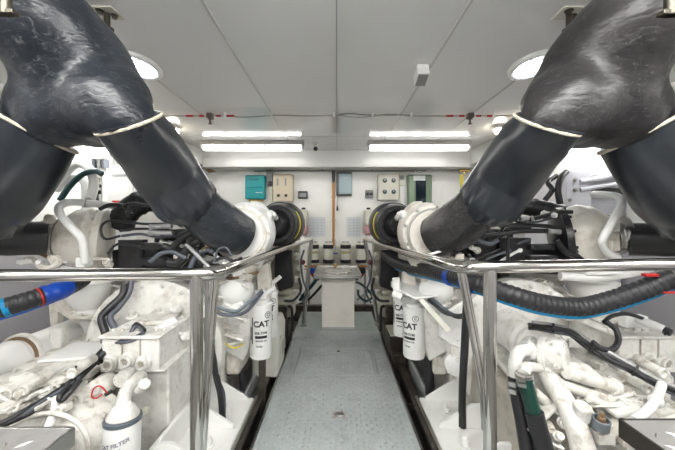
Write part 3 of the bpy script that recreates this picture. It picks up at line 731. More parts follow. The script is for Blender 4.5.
def engine(s_):
    L = s_ < 0; w = 'left' if L else 'right'
    q = (lambda px, py, Y: P(px, py, Y)) if L else (lambda px, py, Y: P(mirror_px(px), py, Y))
    def mx(a, b): return sorted((s_ * a, s_ * b))
    t = thing('marine_engine', f'{"left" if L else "right"} white marine diesel engine beyond the {w} handrail', 'engine')
    def bx(m, xa, xb, y0, y1, z0, z1, **k):
        a, b = mx(xa, xb); return m.box((a, y0, z0), (b, y1, z1), **k)
    # ---- crankcase, heads
    m = M(); bx(m, .66, 1.26, 1.80, 3.0, .12, .66); bx(m, .64, 1.28, 1.80, 1.86, .10, .70); bx(m, .72, 1.2, 1.86, 2.98, -.12, .12)
    for k in range(6): bx(m, .645, .66, 1.95 + k * .17, 2.02 + k * .17, .18, .6)
    m.build('crankcase', CAST, t, bevel=.012)
    m = M()
    for sx in (-1, 1):
        cx = s_ * .96 + sx * .22
        m.obox((cx, 2.42, .76), V((.13, 0, sx * -.08)), (0, .56, 0), V((sx * .055, 0, .09)))
    m.build('cylinder_head', WHITE, t, bevel=.02)
    for k in range(6):
        for sx in (-1, 1):
            cx = s_ * .96 + sx * .27
            M().obox((cx, 1.98 + k * .18, .87), V((.10, 0, sx * -.06)), (0, .075, 0), V((sx * .02, 0, .035))).build('valve_cover', CREAM, t, bevel=.015)
    # flywheel housing
    M().lathe([(0, .30), (.02, .36), (.10, .36), (.14, .28)], (s_ * .96, 1.66, .42), (0, 1, 0), 40).bolts((s_ * .96, 1.665, .42), (0, -1, 0), .335, 20, .009).build('flywheel_housing', WHITE, t, bevel=.004)
    # ---- dark top end: manifold, harness modules
    m = M(); bx(m, .66, 1.06, 1.85, 2.9, .86, 1.0); bx(m, .70, .80, 1.80, 2.0, .92, 1.03); bx(m, .9, 1.0, 1.8, 2.1, .95, 1.04)
    m.build('intake_manifold', BLACKP, t, bevel=.015)
    # ---- inner turbocharger
    o0 = q(240, 234, 1.66)
    ax = (q(252, 230, 1.96) - o0).normalized()
    m = M().lathe([(-.01, .120), (.012, .128), (.02, .150), (.07, .160), (.14, .166), (.20, .158), (.235, .14), (.24, .10), (.40, .095)], o0, ax, 48)
    m.build('turbo_housing', CREAM if not L else CLEAN, t, bevel=.003)
    M().lathe([(-.005, .118), (-.005, .135), (.012, .135)], o0, ax, 40).bolts(o0 + ax * .02, -ax, .143, 9, .0085, .3).build('turbo_flange', STEEL if not L else CREAM, t, bevel=.001)
    vol = [q(250, 206, 1.85), q(260, 209, 1.86), q(267, 222, 1.88), q(265, 240, 1.88), q(257, 256, 1.86), q(246, 270, 1.82)]
    M().tube(vol, [.03, .036, .042, .048, .055, .06], 24, 10).build('turbo_volute', CLEAN if L else CREAM, t)
    M().tube([q(276, 218, 1.92), q(270, 214, 1.80), q(267, 222, 1.74), q(265, 243, 1.74), q(259, 258, 1.78)], [.016, .022, .016, .014, .014], 14, 8).build('strap', CLEAN, t)
    M().bolt(q(273, 215, 1.80), (0, -1, 0), .014, .012).build('bolt', STEEL, t)
    # feet and castings under the turbo
    M().ball(q(237, 290, 1.78), .085, (1.1, 1, 1.0), 28).cyl(q(237, 300, 1.78), q(233, 318, 1.82), .075, .06, 28).build('water_elbow', CLEAN, t)
    M().tube([q(246, 262, 1.8), q(243, 275, 1.8), q(238, 286, 1.78)], [.075, .06, .07], 24, 8).build('exhaust_riser', CREAM, t)
    m = M().lathe([(0, .09), (.014, .09)], q(243, 276, 1.8), V((.2 * s_, 0, 1)), 28); m.bolts(q(243, 276, 1.8) + V((0, 0, .014)), (0, 0, 1), .078, 6, .008).build('riser_flange', RUST if L else CREAM, t, bevel=.002)
    M().prism([q(214, 312, 1.72), q(248, 306, 1.80), q(256, 335, 1.86), q(243, 362, 1.86), q(222, 350, 1.76)], 0, (0, 1, 0), .05).build('side_bracket', WHITE, t, bevel=.010)
    M().prism([q(256, 268, 1.9), q(268, 262, 1.95), q(272, 300, 1.98), q(258, 300, 1.92)], 0, (0, 1, 0), .07).build('turbo_bracket', CREAM, t, bevel=.008)
    # front dark shield and accessories, far end
    m = M(); m.prism([q(275, 250, 2.5), q(292, 250, 2.5), q(293, 287, 2.5), q(279, 292, 2.5), q(274, 275, 2.5)], 0, (0, 1, 0), .10); m.build('heat_shield', BLACKP, t, bevel=.008)
    m = M(); bx(m, .34, .62, 2.95, 3.05, .45, .92); m.build('front_plate', DIRTSHADE, t, bevel=.008); m = M(); bx(m, .44, .9, 3.02, 3.10, -.10, .45); m.build('front_cover_shade', BLACKP, t, bevel=.008)  # black block stands for the engine front and the shadow around it
    for px, py, r in ((297, 256, .035), (300, 268, .028), (296, 279, .03), (303, 262, .022)):
        M().lathe([(0, r), (.03, r), (.032, r * .6), (.05, r * .55)], q(px, py, 2.88), (0, -1, 0), 20).build('pulley', PUTTY if px != 303 else mat('dark red knob', (.15, .02, .03), .4), t, bevel=.003)
    tubep(t, [q(299, 278, 2.8), q(301, 290, 2.75), q(294, 300, 2.65), q(284, 301, 2.6)], .011, BLACK, 'coolant_hose')
    tubep(t, [q(304, 250, 2.85), q(301, 262, 2.84), q(303, 280, 2.83), q(307, 292, 2.82), q(302, 303, 2.82)], .009, GREYC, 'coolant_hose')
    # ---- outer turbocharger: lying across the engine, black gas pipe from outboard
    if L: c0, c1, YT = q(50, 238, 1.58), q(98, 240, 1.66), 1.6
    else: c0, c1, YT = q(54, 234, 1.58), q(108, 238, 1.66), 1.6
    ax = (c1 - c0).normalized(); Ln = (c1 - c0).length
    M().lathe([(-.02, .090), (.0, .10), (.012, .10), (.03, .088), (.05, .085)], c0, ax, 36).build('gas_inlet_flange', RUST if L else STEEL, t, bevel=.002)
    clamp(t, c0 - ax * .022, ax, .084, .02); clamp(t, c0 + ax * .022, ax, .094, .016)
    M().lathe([(.03, .088), (.06, .115), (.10, .150), (.16, .165), (Ln - .02, .155), (Ln + .02, .13)], c0, ax, 44).build('turbo_housing', CREAM, t, bevel=.004)
    M().lathe([(Ln, .135), (Ln, .160), (Ln + .03, .160), (Ln + .05, .12), (Ln + .06, .09)], c0, ax, 40).bolts(c0 + ax * (Ln + .0), -ax, .152, 12, .008).build('compressor_flange', CREAM if L else BLACKP, t, bevel=.002)
    for dx_, dz_ in ((.08, .10), (.10, -.09), (.17, .02)):
        p = c0 + ax * dx_ + V((0, -.135, dz_)); M().lathe([(0, .022), (.02, .022), (.021, .012)], p + V((0, .03, 0)), (0, -1, 0), 20).bolt(p + V((0, .012, 0)), (0, -1, 0), .008, .008).build('boss', CREAM, t, bevel=.003)
    M().obox(c0 + ax * .12 + V((0, -.02, -.15)), ax * .07, (0, .07, 0), (0, 0, .03)).bolt(c0 + ax * .08 + V((0, -.06, -.12)), (0, 0, 1), .012, .012).bolt(c0 + ax * .17 + V((0, -.06, -.12)), (0, 0, 1), .012, .012).build('turbo_foot', CLEAN, t, bevel=.008)
    if not L:
        for zz_ in (.055, -.035):
            p = c0 + ax * (Ln - .10) + V((.0, -.150, zz_))
            M().box(p - V((.022, .012, .026)), p + V((.022, .02, .026))).build('port_frame', CREAM, t, bevel=.006)
            M().box(p - V((.012, .014, .014)), p + V((.012, -.011, .014))).build('port', PUTTY, t, bevel=.004)
    # pale oil return pipe looping over the housing
    if L: pp = [q(116, 206, 1.66), q(98, 204, 1.54), q(72, 202, 1.46), q(60, 206, 1.42), q(60, 214, 1.40), q(70, 226, 1.40), q(81, 238, 1.42), q(84, 250, 1.44), q(85, 262, 1.46)]
    else: pp = [P(594, 194, 1.6), P(606, 195, 1.50), P(618, 197, 1.44), P(622, 204, 1.41), P(615, 218, 1.40), P(604, 236, 1.40), P(602, 244, 1.42), P(607, 252, 1.44), P(618, 258, 1.46)]
    tubep(t, pp, .0165, CLEAN, 'oil_return_pipe', 16)
    if L:
        clamp(t, q(86, 203, 1.50), (1, .05, 0), .018, .02)
        M().box(q(75, 268, 1.46), q(94, 256, 1.52)).build('pipe_block', CLEAN, t, bevel=.006)
    # bowl casting under the outer turbo with its long white pipe
    bc = q(88, 290, 1.75) if L else P(592, 288, 1.75)
    M().lathe([(-.13, .06), (-.10, .055), (-.06, .085), (0, .115), (.04, .12), (.05, .10)], bc, (0, 0, 1), 32).build('exhaust_bowl', CLEAN, t, bevel=.003)
    M().lathe([(0, .08), (.016, .08)], bc + V((0, 0, -.135)), (.1, 0, 1), 24).bolts(bc + V((0, 0, -.119)), (0, 0, 1), .07, 6, .007).build('bowl_flange', CREAM, t, bevel=.002)
    if not L:
        tubep(t, [P(560, 276, 1.6), P(590, 277, 1.58), P(625, 274, 1.56), P(650, 268, 1.6)], .022, CLEAN, 'crossover_pipe', 16)
    else:
        tubep(t, [q(20, 262, 1.6), q(32, 258, 1.56), q(40, 266, 1.52), q(50, 268, 1.5), q(60, 262, 1.5)], .013, CREAM, 'crossover_pipe', 14)
        M().prism([q(48, 302, 1.8), q(62, 296, 1.8), q(84, 314, 1.8), q(78, 326, 1.8), q(58, 312, 1.8), q(56, 345, 1.8), q(52, 345, 1.8)], 0, (0, 1, 0), .04).build('bowl_bracket', CREAM, t, bevel=.004)
    # ---- lifting casting between bowl and rail post
    pl = [(118, 292), (140, 284), (186, 286), (190, 318), (150, 322), (128, 318)] if L else [(mirror_px(588), 322), (mirror_px(566), 288), (mirror_px(520), 278), (mirror_px(505), 292), (mirror_px(505), 325)]
    M().prism([q(a, b, 1.80) for a, b in pl], 0, (0, 1, 0), .10).build('rear_casting', CAST, t, bevel=.016)
    for a, b in ((130, 300), (160, 292), (178, 300), (150, 308)):
        M().bolt(q(a, b, 1.795), (0, -1, 0), .012, .014).build('bolt', CLEAN, t)
    M().tube([q(126, 320, 1.7), q(140, 304, 1.72), q(150, 290, 1.76)], .016, 12).build('rib', WHITE, t)
    # ---- black modules facing the viewer
    if L:
        mods = [((118, 240, 142, 274), 1.62, .05), ((140, 243, 163, 250), 1.58, .04), ((140, 258, 168, 266), 1.58, .05), ((143, 250, 160, 257), 1.64, .04), ((163, 268, 190, 276), 1.66, .05)]
    else:
        mods = [((mirror_px(531), 238, mirror_px(500), 262), 1.60, .06), ((mirror_px(498), 244, mirror_px(474), 272), 1.64, .06), ((mirror_px(556), 244, mirror_px(531), 250), 1.56, .05), ((mirror_px(558), 256, mirror_px(530), 262), 1.56, .05), ((mirror_px(470), 236, mirror_px(458), 262), 1.7, .06)]
    for (a, b, c, d), Y, th in mods:
        p0, p1 = q(a, d, Y), q(c, b, Y)
        m = M().box((min(p0.x, p1.x), Y, p0.z), (max(p0.x, p1.x), Y + th, p1.z))
        m.box((min(p0.x, p1.x) + .008, Y - .004, p0.z + .006), (max(p0.x, p1.x) - .008, Y, p1.z - .006))
        for fx in (.12, .88):
            for fz in (.15, .85): m.bolt((p0.x + (p1.x - p0.x) * fx, Y - .003, p0.z + (p1.z - p0.z) * fz), (0, -1, 0), .004, .004)
        m.build('control_module', BLACKP, t, bevel=.005)
    M().prism([q(112, 250, 1.7), q(205, 245, 1.7), q(212, 268, 1.7), q(112, 275, 1.7)], 0, (0, 1, 0), .04).build('module_plate', BLACKP, t, bevel=.004)
    # thin fuel lines and silver sleeved cables
    if L:
        lines = [([(176, 223), (150, 224), (134, 223), (112, 221), (103, 224), (101, 232), (106, 239), (120, 236)], .006, BLACK),
                 ([(120, 231), (135, 229), (160, 229), (176, 231)], .006, BLACKP), ([(122, 236), (140, 234), (158, 237), (180, 236)], .007, GREYC),
                 ([(108, 254), (114, 246), (122, 244), (140, 246)], .006, BLACK), ([(163, 246), (172, 248), (182, 238), (192, 233), (206, 232)], .016, BLACK),
                 ([(168, 262), (178, 262), (188, 248), (200, 240), (214, 238)], .018, BLACK), ([(150, 262), (160, 254), (172, 252), (186, 258)], .010, GREYC),
                 ([(190, 268), (196, 256), (206, 250), (214, 252)], .012, GREYC), ([(112, 212), (122, 206), (134, 204), (150, 206)], .008, BLACK),
                 ([(100, 209), (110, 205), (124, 206), (130, 214)], .010, BLACKP), ([(214, 262), (218, 250), (226, 248), (232, 256)], .005, GREYC),
                 ([(196, 250), (206, 262), (224, 258), (240, 264)], .007, BLACK), ([(186, 244), (200, 258), (212, 270)], .009, SILV), ([(205, 242), (222, 262), (238, 270)], .008, CLEAN)]
        sleeves = [((149, 232.5), (173, 233)), ((150, 227), (172, 226))]
    else:
        lines = [([(442, 240), (470, 238), (500, 234), (520, 231), (546, 231)], .012, BLACK), ([(512, 216), (530, 219), (548, 215), (560, 212), (572, 212)], .010, BLACK),
                 ([(505, 214), (518, 222), (536, 222), (552, 218)], .006, GREYC), ([(500, 226), (520, 225), (545, 226), (560, 228)], .010, BLACKP),
                 ([(503, 236), (503, 230), (510, 227), (530, 227)], .012, BLACKP), ([(556, 240), (566, 252), (576, 256), (584, 262)], .015, BLACKP),
                 ([(462, 248), (474, 240), (490, 244), (498, 240)], .010, GREYC), ([(480, 262), (492, 268), (506, 264), (530, 268)], .008, BLACK),
                 ([(575, 250), (590, 256), (600, 252)], .014, GREYC), ([(512, 232), (508, 240), (508, 262)], .008, BLACKP), ([(546, 262), (560, 268), (572, 262)], .007, CREAM)]
        sleeves = [((547, 231), (560, 232)), ((520, 219), (528, 218))]
        lines = [([(mirror_px(a), b) for a, b in l], r, mm) for l, r, mm in lines]; sleeves = [((mirror_px(a[0]), a[1]), (mirror_px(b[0]), b[1])) for a, b in sleeves]
    random.seed(11)
    for l, r, mm in lines:
        Y = random.uniform(1.50, 1.56)
        tubep(t, [q(a, b, Y) for a, b in l], r, mm, 'fuel_line' if r < .012 else 'harness_hose', 10)
    for a, b in sleeves: M().cyl(q(*a, 1.50), q(*b, 1.50), .012).lathe([(0, .014), (.01, .014)], q(*a, 1.5), q(*b, 1.5) - q(*a, 1.5), 6).build('cable_sleeve', SILV, t)
    # ribbed black air pipe
    if L: ap = [q(121, 224, 1.72), q(127, 212, 1.70), q(140, 203, 1.72), q(156, 200, 1.80), q(180, 204, 2.0), q(215, 214, 2.15)]
    else: ap = [P(590, 222, 1.75), P(570, 217, 1.75), P(548, 211, 1.78), P(525, 206, 1.84), P(500, 204, 1.95), P(460, 214, 2.15)]
    M().tube(ap, .062 if L else .05, 28, 12, rf=lambda l, a: 1 + (.06 if (l * 14) % 1 < .25 else 0)).build('air_pipe', BLACK, t)
    # small fittings across the top
    fm = [(180, 222), (190, 240), (200, 262), (214, 246), (226, 262), (186, 256), (172, 244), (130, 214), (206, 228)] if L else [(160, 214), (150, 224), (192, 216), (142, 266), (128, 214), (196, 250), (205, 262), (216, 250)]
    for i, (a, b) in enumerate(fm):
        c = q(a, b, 1.56); d = V((random.uniform(-1, 1), -.6, random.uniform(-.3, 1))).normalized()
        mm = (CREAM, STEEL, BLACKP, BRASS, CLEAN)[i % 5]
        M().lathe([(0, .014), (.02, .014), (.022, .009), (.04, .009), (.041, .013), (.055, .012)], c, d, 12).bolt(c - d * .004, -d, .012, .01).build('fitting', mm, t, bevel=.001)
    # white lugs beside the post (the inner rear corner)
    if L:
        greeble(t, spread_rows(112, 190, 284, 306, 1.79, 1.76, 22, ['bolt', 'plug', 'rib', 'pipe', 'block'], 31), 41, [WHITE, CAST, CREAM, CLEAN, PUTTY])
        greeble(t, spread_rows(210, 252, 262, 350, 1.74, 1.76, 18, ['bolt', 'pipe', 'rib', 'block'], 32), 42, [WHITE, CREAM, CAST])
        greeble(t, spread_rows(170, 240, 240, 268, 1.62, 1.58, 20, ['pipe', 'plug', 'pipe', 'block', 'bolt'], 33), 43, [BLACKP, CREAM, GREYC, STEEL, BLACKP, CLEAN])
        greeble(t, spread_rows(20, 112, 256, 266, 1.56, 1.54, 8, ['block', 'plug', 'pipe'], 34), 44, [CLEAN, CREAM])
    else:
        greeble(t, spread_rows(504, 572, 278, 318, 1.79, 1.70, 28, ['bolt', 'plug', 'rib', 'pipe', 'block'], 35), 45, [WHITE, CAST, CREAM, CREAM, PUTTY])
        greeble(t, spread_rows(440, 472, 292, 340, 1.78, 1.76, 12, ['bolt', 'rib', 'block'], 36), 46, [WHITE, CREAM, CAST])
        greeble(t, spread_rows(436, 520, 234, 262, 1.66, 1.58, 20, ['pipe', 'plug', 'pipe', 'block', 'bolt'], 37), 47, [BLACKP, CREAM, GREYC, STEEL, BLACKP, CLEAN])
    cc = q(215, 264, 1.6) if L else P(463, 264, 1.6)
    M().box(cc - V((.06, 0, .03)), cc + V((.06, .06, .03))).bolt(cc + V((-.03, 0, 0)), (0, -1, 0), .012, .012).bolt(cc + V((.03, 0, .01)), (0, -1, 0), .012, .012).build('lifting_lug', CLEAN, t, bevel=.006)
    m = M(); bx(m, .50, .56, 1.72, 1.78, .60, .95); m.build('support_leg', CLEAN, t, bevel=.006)
    m = M(); bx(m, .56, .64, 1.84, 2.6, .20, .50); m.build('side_cover', CREAM, t, bevel=.015)
    place(t)
engine(-1); engine(1)

# ---------------------------------------------------------------- air filters
for s_, w in ((-1, 'left'), (1, 'right')):
    t = thing('air_filter', f'round black air filter with yellow tape on the {w} inner turbocharger', 'air filter')
    c = V((s_ * .388, 2.06, 1.066)) if s_ < 0 else V((.392, 2.06, 1.062)); ax = V((0, 1, 0))
    M().lathe([(.0, .085), (-.012, .095), (-.015, .112), (-.005, .126), (.02, .130), (.05, .128), (.052, .134), (.085, .139)], c, ax, 48).build('outlet_ring', BLACK, t)
    M().lathe([(.08, .136), (.125, .144)], c, ax, 48).build('filter_body', BLACKP, t)
    a0 = 0
    m = M()
    for k in range(14):
        A = []
        for i, (d, r) in ((0, (.085, .1395)), (1, (.085, .1395)), (1, (.119, .1445)), (0, (.119, .1445))):
            a = (-.75 + (k + i) * .1); A.append(m.b.verts.new(c + V((-s_ * math.cos(a) * (r + .0015), d, math.sin(a) * (r + .0015)))))
        m.b.faces.new(A)
    m.build('yellow_tape', YEL, t)
    M().lathe([(.125, .150), (.15, .156), (.27, .160), (.30, .152), (.31, .10)], c, ax, 48).build('end_canister', BLACK, t, bevel=.004)
    M().lathe([(-.10, .055), (-.04, .065), (-.005, .085)], c, ax, 32).build('outlet_neck', BLACKP, t)
    for k in range(6): M().bolt(c + V((math.cos(k * PI / 3) * .1, -.016, math.sin(k * PI / 3) * .1)), (0, -1, 0), .005, .005).build('bolt', BLACKP, t)
    place(t)

# ---------------------------------------------------------------- canister filters
def wrap(c, r, ang):
    def f(x, y, h):
        a = ang + x / r; return V((c.x + math.sin(a) * (r + h), c.y - math.cos(a) * (r + h), c.z + y))
    return f
def canister(px, Y, z0, z1, r, label, marks=True, ang=0., group='canister oil filters', collar=CLEAN, tilt=None):
    t = thing('oil_filter', label, 'oil filter', group)
    x = P(px, 0, Y).x
    m = M().lathe([(0, r * .75), (.004, r * .93), (.014, r), (z1 - z0 - .02, r), (z1 - z0 - .012, r * 1.02), (z1 - z0, r * 1.02), (z1 - z0 + .003, r * .9)], (x, Y, z0), (0, 0, 1), 40); m.build('canister', CLEAN, t)
    m = M().lathe([(0, r * .8), (.02, r * .82), (.028, r * .5), (.06, r * .45)], (x, Y, z1 + .002), (0, 0, 1), 24).box((x - r * 1.2, Y - .02, z1 + .025), (x + r * .6, Y + .03, z1 + .06)); m.bolt((x - r * .5, Y - .005, z1 + .06), (0, 0, 1), .01, .01).bolt((x + r * .3, Y - .005, z1 + .06), (0, 0, 1), .01, .01).cyl((x + r * .2, Y, z1 + .04), (x + r * 1.3, Y - .01, z1 + .095), .013).build('filter_head', collar, t, bevel=.003)
    if marks:
        c = V((x, Y, z0)); hh = z1 - z0; f = wrap(c, r, ang)
        for tx_, sz_, ox, fy in (('CAT', .046, .0, .66), ('308-7298', .019, -.003, .50), ('ENGINE OIL', .012, 0, .36), ('FILTER', .012, -.01, .26)):
            m = M(); text_geo(m, tx_, sz_, lambda a, b, h: f(a + ox, b + hh * fy, h)); m.build('printed_line', INK, t)
        m = M()
        def patch(a0, a1, b0, b1):
            n = 6
            for k in range(n):
                A = [f(a0 + (a1 - a0) * (k + i) / n, b, .0006) for i, b in ((0, b0), (1, b0), (1, b1), (0, b1))]
                m.b.faces.new([m.b.verts.new(v) for v in A])
        patch(-.035, .034, hh * .405, hh * .455)
        patch(-.058, -.050, hh * .3, hh * .78)
        for k in range(7): patch(-.075 + k * .0030, -.0735 + k * .0030, hh * .36, hh * .6)
        m.build('printed_bars', INK, t)
        m = M(); cx_ = .038; cy_ = hh * .82
        m.tube([f(cx_ + math.cos(k * PI / 9) * .017, cy_ + math.sin(k * PI / 9) * .017, .0004) for k in range(19)], .0016, 6, 1, caps=False)
        text_geo(m, 'C', .022, lambda a, b, h: f(cx_ + a, cy_ + b, h)); m.build('round_mark', INK, t)
    return place(t)
canister(261, 1.86, .300, .612, .063, 'front white oil filter canister hanging left of the walkway, black print', ang=.25)
canister(268.5, 2.04, .355, .640, .060, 'rear white oil filter canister left of the walkway, half behind the front one', ang=.1)
canister(414, 1.86, .300, .590, .063, 'front white oil filter canister hanging right of the walkway', ang=-.7)
canister(402.5, 2.04, .36, .64, .058, 'rear white oil filter canister right of the walkway, half behind the front one', ang=-.35)
# ================================================================ GEARBOXES
def gearbox(s_):
    L = s_ < 0; dx = 0. if L else 2.2; w = 'left' if L else 'right'
    D = V((dx, 0, 0)); random.seed(5)
    q = lambda px, py, Y: P(px, py, Y) + D
    t = thing('gearbox', f'white gearbox casting with round plugs below the {w} handrail', 'gearbox')
    # housing with plugs
    m = M().box((-1.00 + dx, 1.36, .455), (-.755 + dx, 1.66, .60)); m.box((-.98 + dx, 1.40, .0), (-.735 + dx, 1.72, .455)).box((-1.005 + dx, 1.355, .448), (-.73 + dx, 1.68, .462)).box((-1.01 + dx, 1.35, .590), (-.75 + dx, 1.68, .604))
    m.build('valve_housing', WHITE, t, bevel=.012)
    for xg in (-.912, -.836): M().box((xg + dx, 1.3565, .468), (xg + .005 + dx, 1.38, .588)).build('joint', DIRTSHADE, t)
    M().box((-.985 + dx, 1.398, .437), (-.74 + dx, 1.42, .446)).build('joint', DIRTSHADE, t)
    for px, py, r in ((110, 363, .030), (128, 360, .027), (144, 362.5, .026)):
        c = q(px, py, 1.357)
        M().lathe([(0, r * 1.25), (.010, r * 1.2), (.014, r * .98), (.026, r * .92), (.028, r * .6), (.020, r * .5)], c, (0, -1, 0), 28).build('plug', WHITE, t, bevel=.002)
        M().lathe([(0, r * .42), (.001, r * .42)], c + V((0, -.0225, 0)), (0, -1, 0), 6 if px == 110 else 20).build('plug_socket_shade', DIRTSHADE, t)  # darker disc puts shade into the plug hollow
    c = q(117, 383, 1.27)
    m = M(); m.lathe([(-.10, .0285), (.012, .0285), (.013, .024), (.008, .0235)], c + V((0, .03, 0)), (0, -1, 0), 32).build('medallion', WHITE, t)
    m = M(); text_geo(m, 'ZF', .023, lambda a, b, h: c + V((a, .0205 - h, b)), th=.003); m.build('raised_mark', PALEB, t)
    for k in range(7): M().bolt((-.99 + dx + k * .038, 1.42, .602), (0, 0, 1), .008, .008).build('bolt', WHITE, t)
    for k in range(5): M().bolt((-.772 + dx, 1.45 + k * .05, .602), (0, 0, 1), .008, .008).build('bolt', WHITE, t)
    # top castings behind the plug row
    m = M().box((-1.12 + dx, 1.68, .45), (-.78 + dx, 2.0, .61)).box((-1.02 + dx, 1.70, .60), (-.86 + dx, 1.95, .65)).box((-.95 + dx, 1.48, .60), (-.80 + dx, 1.68, .625))
    m.build('top_casting', CAST, t, bevel=.018)
    for a, b in ((112, 330), (132, 318), (158, 314), (176, 310), (120, 342), (168, 322)):
        M().lathe([(0, .03), (.014, .03), (.018, .016), (.04, .014)], q(a, b, 1.62), (random.uniform(-.2, .2), -.3, 1), 14).build('cap', WHITE, t, bevel=.003)
    M().cyl(q(148, 336, 1.44), q(176, 320, 1.52), .022, seg=20).cyl(q(160, 330, 1.47), q(166, 327, 1.49), .028).build('solenoid', CLEAN, t, bevel=.003)
    M().cyl(q(141, 339, 1.43), q(149, 335.5, 1.44), .016).cyl(q(138, 340, 1.42), q(142, 338, 1.43), .020).build('solenoid_plug', BLACK, t, bevel=.003)
    # sloping top cover with lands
    A = [(-1.48 + dx, 1.18, .40), (-1.02 + dx, 1.32, .435), (-1.02 + dx, 1.72, .46), (-1.42 + dx, 1.80, .43)]
    M().prism(A, 0, (0, 0, 1), .03).build('top_cover', CAST, t, bevel=.010)
    M().prism([(-1.33 + dx, 1.42, .458), (-1.10 + dx, 1.46, .462), (-1.10 + dx, 1.62, .468), (-1.33 + dx, 1.62, .464)], 0, (0, 0, 1), .012).build('cover_plate', CLEAN, t, bevel=.004)
    for x, y in ((-1.28, 1.30), (-1.16, 1.33), (-1.10, 1.38)): M().box((x + dx - .04, y - .008, .435), (x + dx + .03, y + .012, .468), ('Z', .2)).build('rib', WHITE, t, bevel=.004)
    M().box((-1.50 + dx, 1.25, .0), (-1.0 + dx, 1.8, .41)).build('main_case', DIRTSHADE, t, bevel=.03)
    # bosses, rods and flanges facing the viewer
    for i, (px, py, r, mm) in enumerate(((8, 394, .030, WHITE), (26, 389, .024, CREAM), (40, 401, .022, WHITE), (58, 388, .02, WHITE), (12, 408, .020, CREAM), (50, 400, .018, CREAM), (74, 372, .022, CREAM), (28, 405, .026, WHITE))):
        c = q(px, py, 1.20)
        M().cyl(c + V((.0, .10, .01)), c, r * .8, seg=24).lathe([(0, r * .8), (.004, r * .9), (.014, r * .9), (.015, r * .5), (.008, r * .45)], c, (0, -1, 0), 24).build('boss', CAST, t, bevel=.003)
    M().prism([q(68, 408, 1.22), q(72, 396, 1.22), q(92, 380, 1.26), q(107, 384, 1.28), q(108, 394, 1.28), q(88, 412, 1.24), q(74, 414, 1.22)], 0, (0, 1, 0), .09).build('end_cover', CAST, t, bevel=.014)
    for px, py in ((78, 403), (96, 389), (89, 403)):
        c = q(px, py, 1.222); M().lathe([(0, .020), (.010, .020), (.011, .011), (.004, .010)], c, (0, -1, 0), 24).build('boss', WHITE, t, bevel=.002)
    bc = q(52, 466, 1.16)
    M().lathe([(0, .10), (-.02, .13), (-.02, .155), (.0, .165), (.03, .205), (.05, .21), (.07, .23), (.12, .24)], bc, (0, 1, 0), 64).bolts(bc + V((0, .05, 0)), (0, -1, 0), .222, 22, .008).build('output_housing', CAST, t, bevel=.004)
    M().tube([q(12, 425, 1.1), q(30, 417, 1.1), q(52, 413, 1.1), q(74, 420, 1.1), q(86, 436, 1.1), q(90, 460, 1.1)], .008, 14).build('rib', CAST, t)
    m = M().box((-1.02 + dx, 1.26, .02), (-.91 + dx, 1.42, .36)); m.build('side_case', DIRTSHADE, t, bevel=.02)
    for px, py in ((86, 417), (92, 432), (100, 420), (84, 446), (98, 446)):
        c = q(px, py, 1.235); M().lathe([(0, .015), (.012, .015), (.014, .009), (.035, .009)], c, (0, -1, 0), 16).build('stud', WHITE, t, bevel=.001)
    c = q(75, 428, 1.09); M().ball(c + V((0, .02, 0)), .008, (1, .4, 1.6)).build('red_dab', RED, t)
    # red wire
    tubep(t, [q(102, 394, 1.22), q(97, 398, 1.20), q(92, 397, 1.19), q(93, 390, 1.19), q(98, 386, 1.19), q(103, 388, 1.19), q(107, 393, 1.2)], .0028, RED, 'red_wire', 8)
    M().cyl(q(105, 395, 1.2), q(112, 391, 1.22), .007).build('wire_boot', BLACK, t)
    return t
g = gearbox(-1)
greeble(g, spread_rows(112, 188, 304, 342, 1.85, 1.50, 26, ['bolt', 'plug', 'rib', 'block', 'pipe'], 3), 21, [WHITE, CAST, CLEAN, PUTTY])
greeble(g, spread_rows(8, 90, 358, 392, 1.52, 1.26, 24, ['bolt', 'rib', 'rib', 'block', 'plug'], 5), 22, [WHITE, CAST, CAST])
greeble(g, spread_rows(2, 66, 392, 412, 1.19, 1.14, 12, ['plug', 'bolt', 'rib', 'pipe'], 6), 23, [WHITE, CAST])
place(g)
g = gearbox(1)
# oil pump with elbows on the right gearbox only
o_ = P(529, 351, 1.29); axp = (P(566, 357, 1.20) - o_).normalized()
M().lathe([(-.02, .045), (0, .060), (.018, .060), (.020, .048), (.045, .050), (.047, .070), (.066, .070), (.068, .062), (.10, .064), (.125, .056), (.130, .030)], o_, axp, 40).bolts(o_ + axp * .047, -axp, .062, 8, .007).bolts(o_ + axp * -.001, -axp, .052, 6, .006).build('oil_pump', WHITE, g, bevel=.002)
for a, b in ((551, 343), (559, 352), (556, 366), (547, 370)): M().bolt(P(a, b, 1.165), (.2, -1, .1), .007, .010).build('bolt', WHITE, g)
M().cyl(P(500, 322, 1.75), P(538, 348, 1.36), .10, .085, 36).build('cooler_shell', WHITE, g, bevel=.004)
M().lathe([(0, .10), (.03, .10)], P(530, 343, 1.42), P(538, 348, 1.36) - P(500, 322, 1.75), 36).build('shell_flange', WHITE, g, bevel=.004)
M().tube([P(536, 351, 1.24), P(525, 350, 1.2), P(518, 353, 1.18), P(515, 362, 1.18), P(515, 376, 1.18)], [.020, .021, .022, .022, .022], 20).build('white_elbow', WHITE, g)
M().tube([P(540, 368, 1.22), P(532, 367, 1.18), P(526, 368, 1.14), P(524, 374, 1.12)], [.016, .017, .019, .020], 20).build('white_elbow', WHITE, g)
M().lathe([(0, .034), (.02, .034), (.022, .028)], P(531, 350, 1.225), (-1, 0, 0), 20).bolts(P(531, 350, 1.225), (-1, 0, 0), .03, 5, .006).build('elbow_flange', CLEAN, g, bevel=.002)
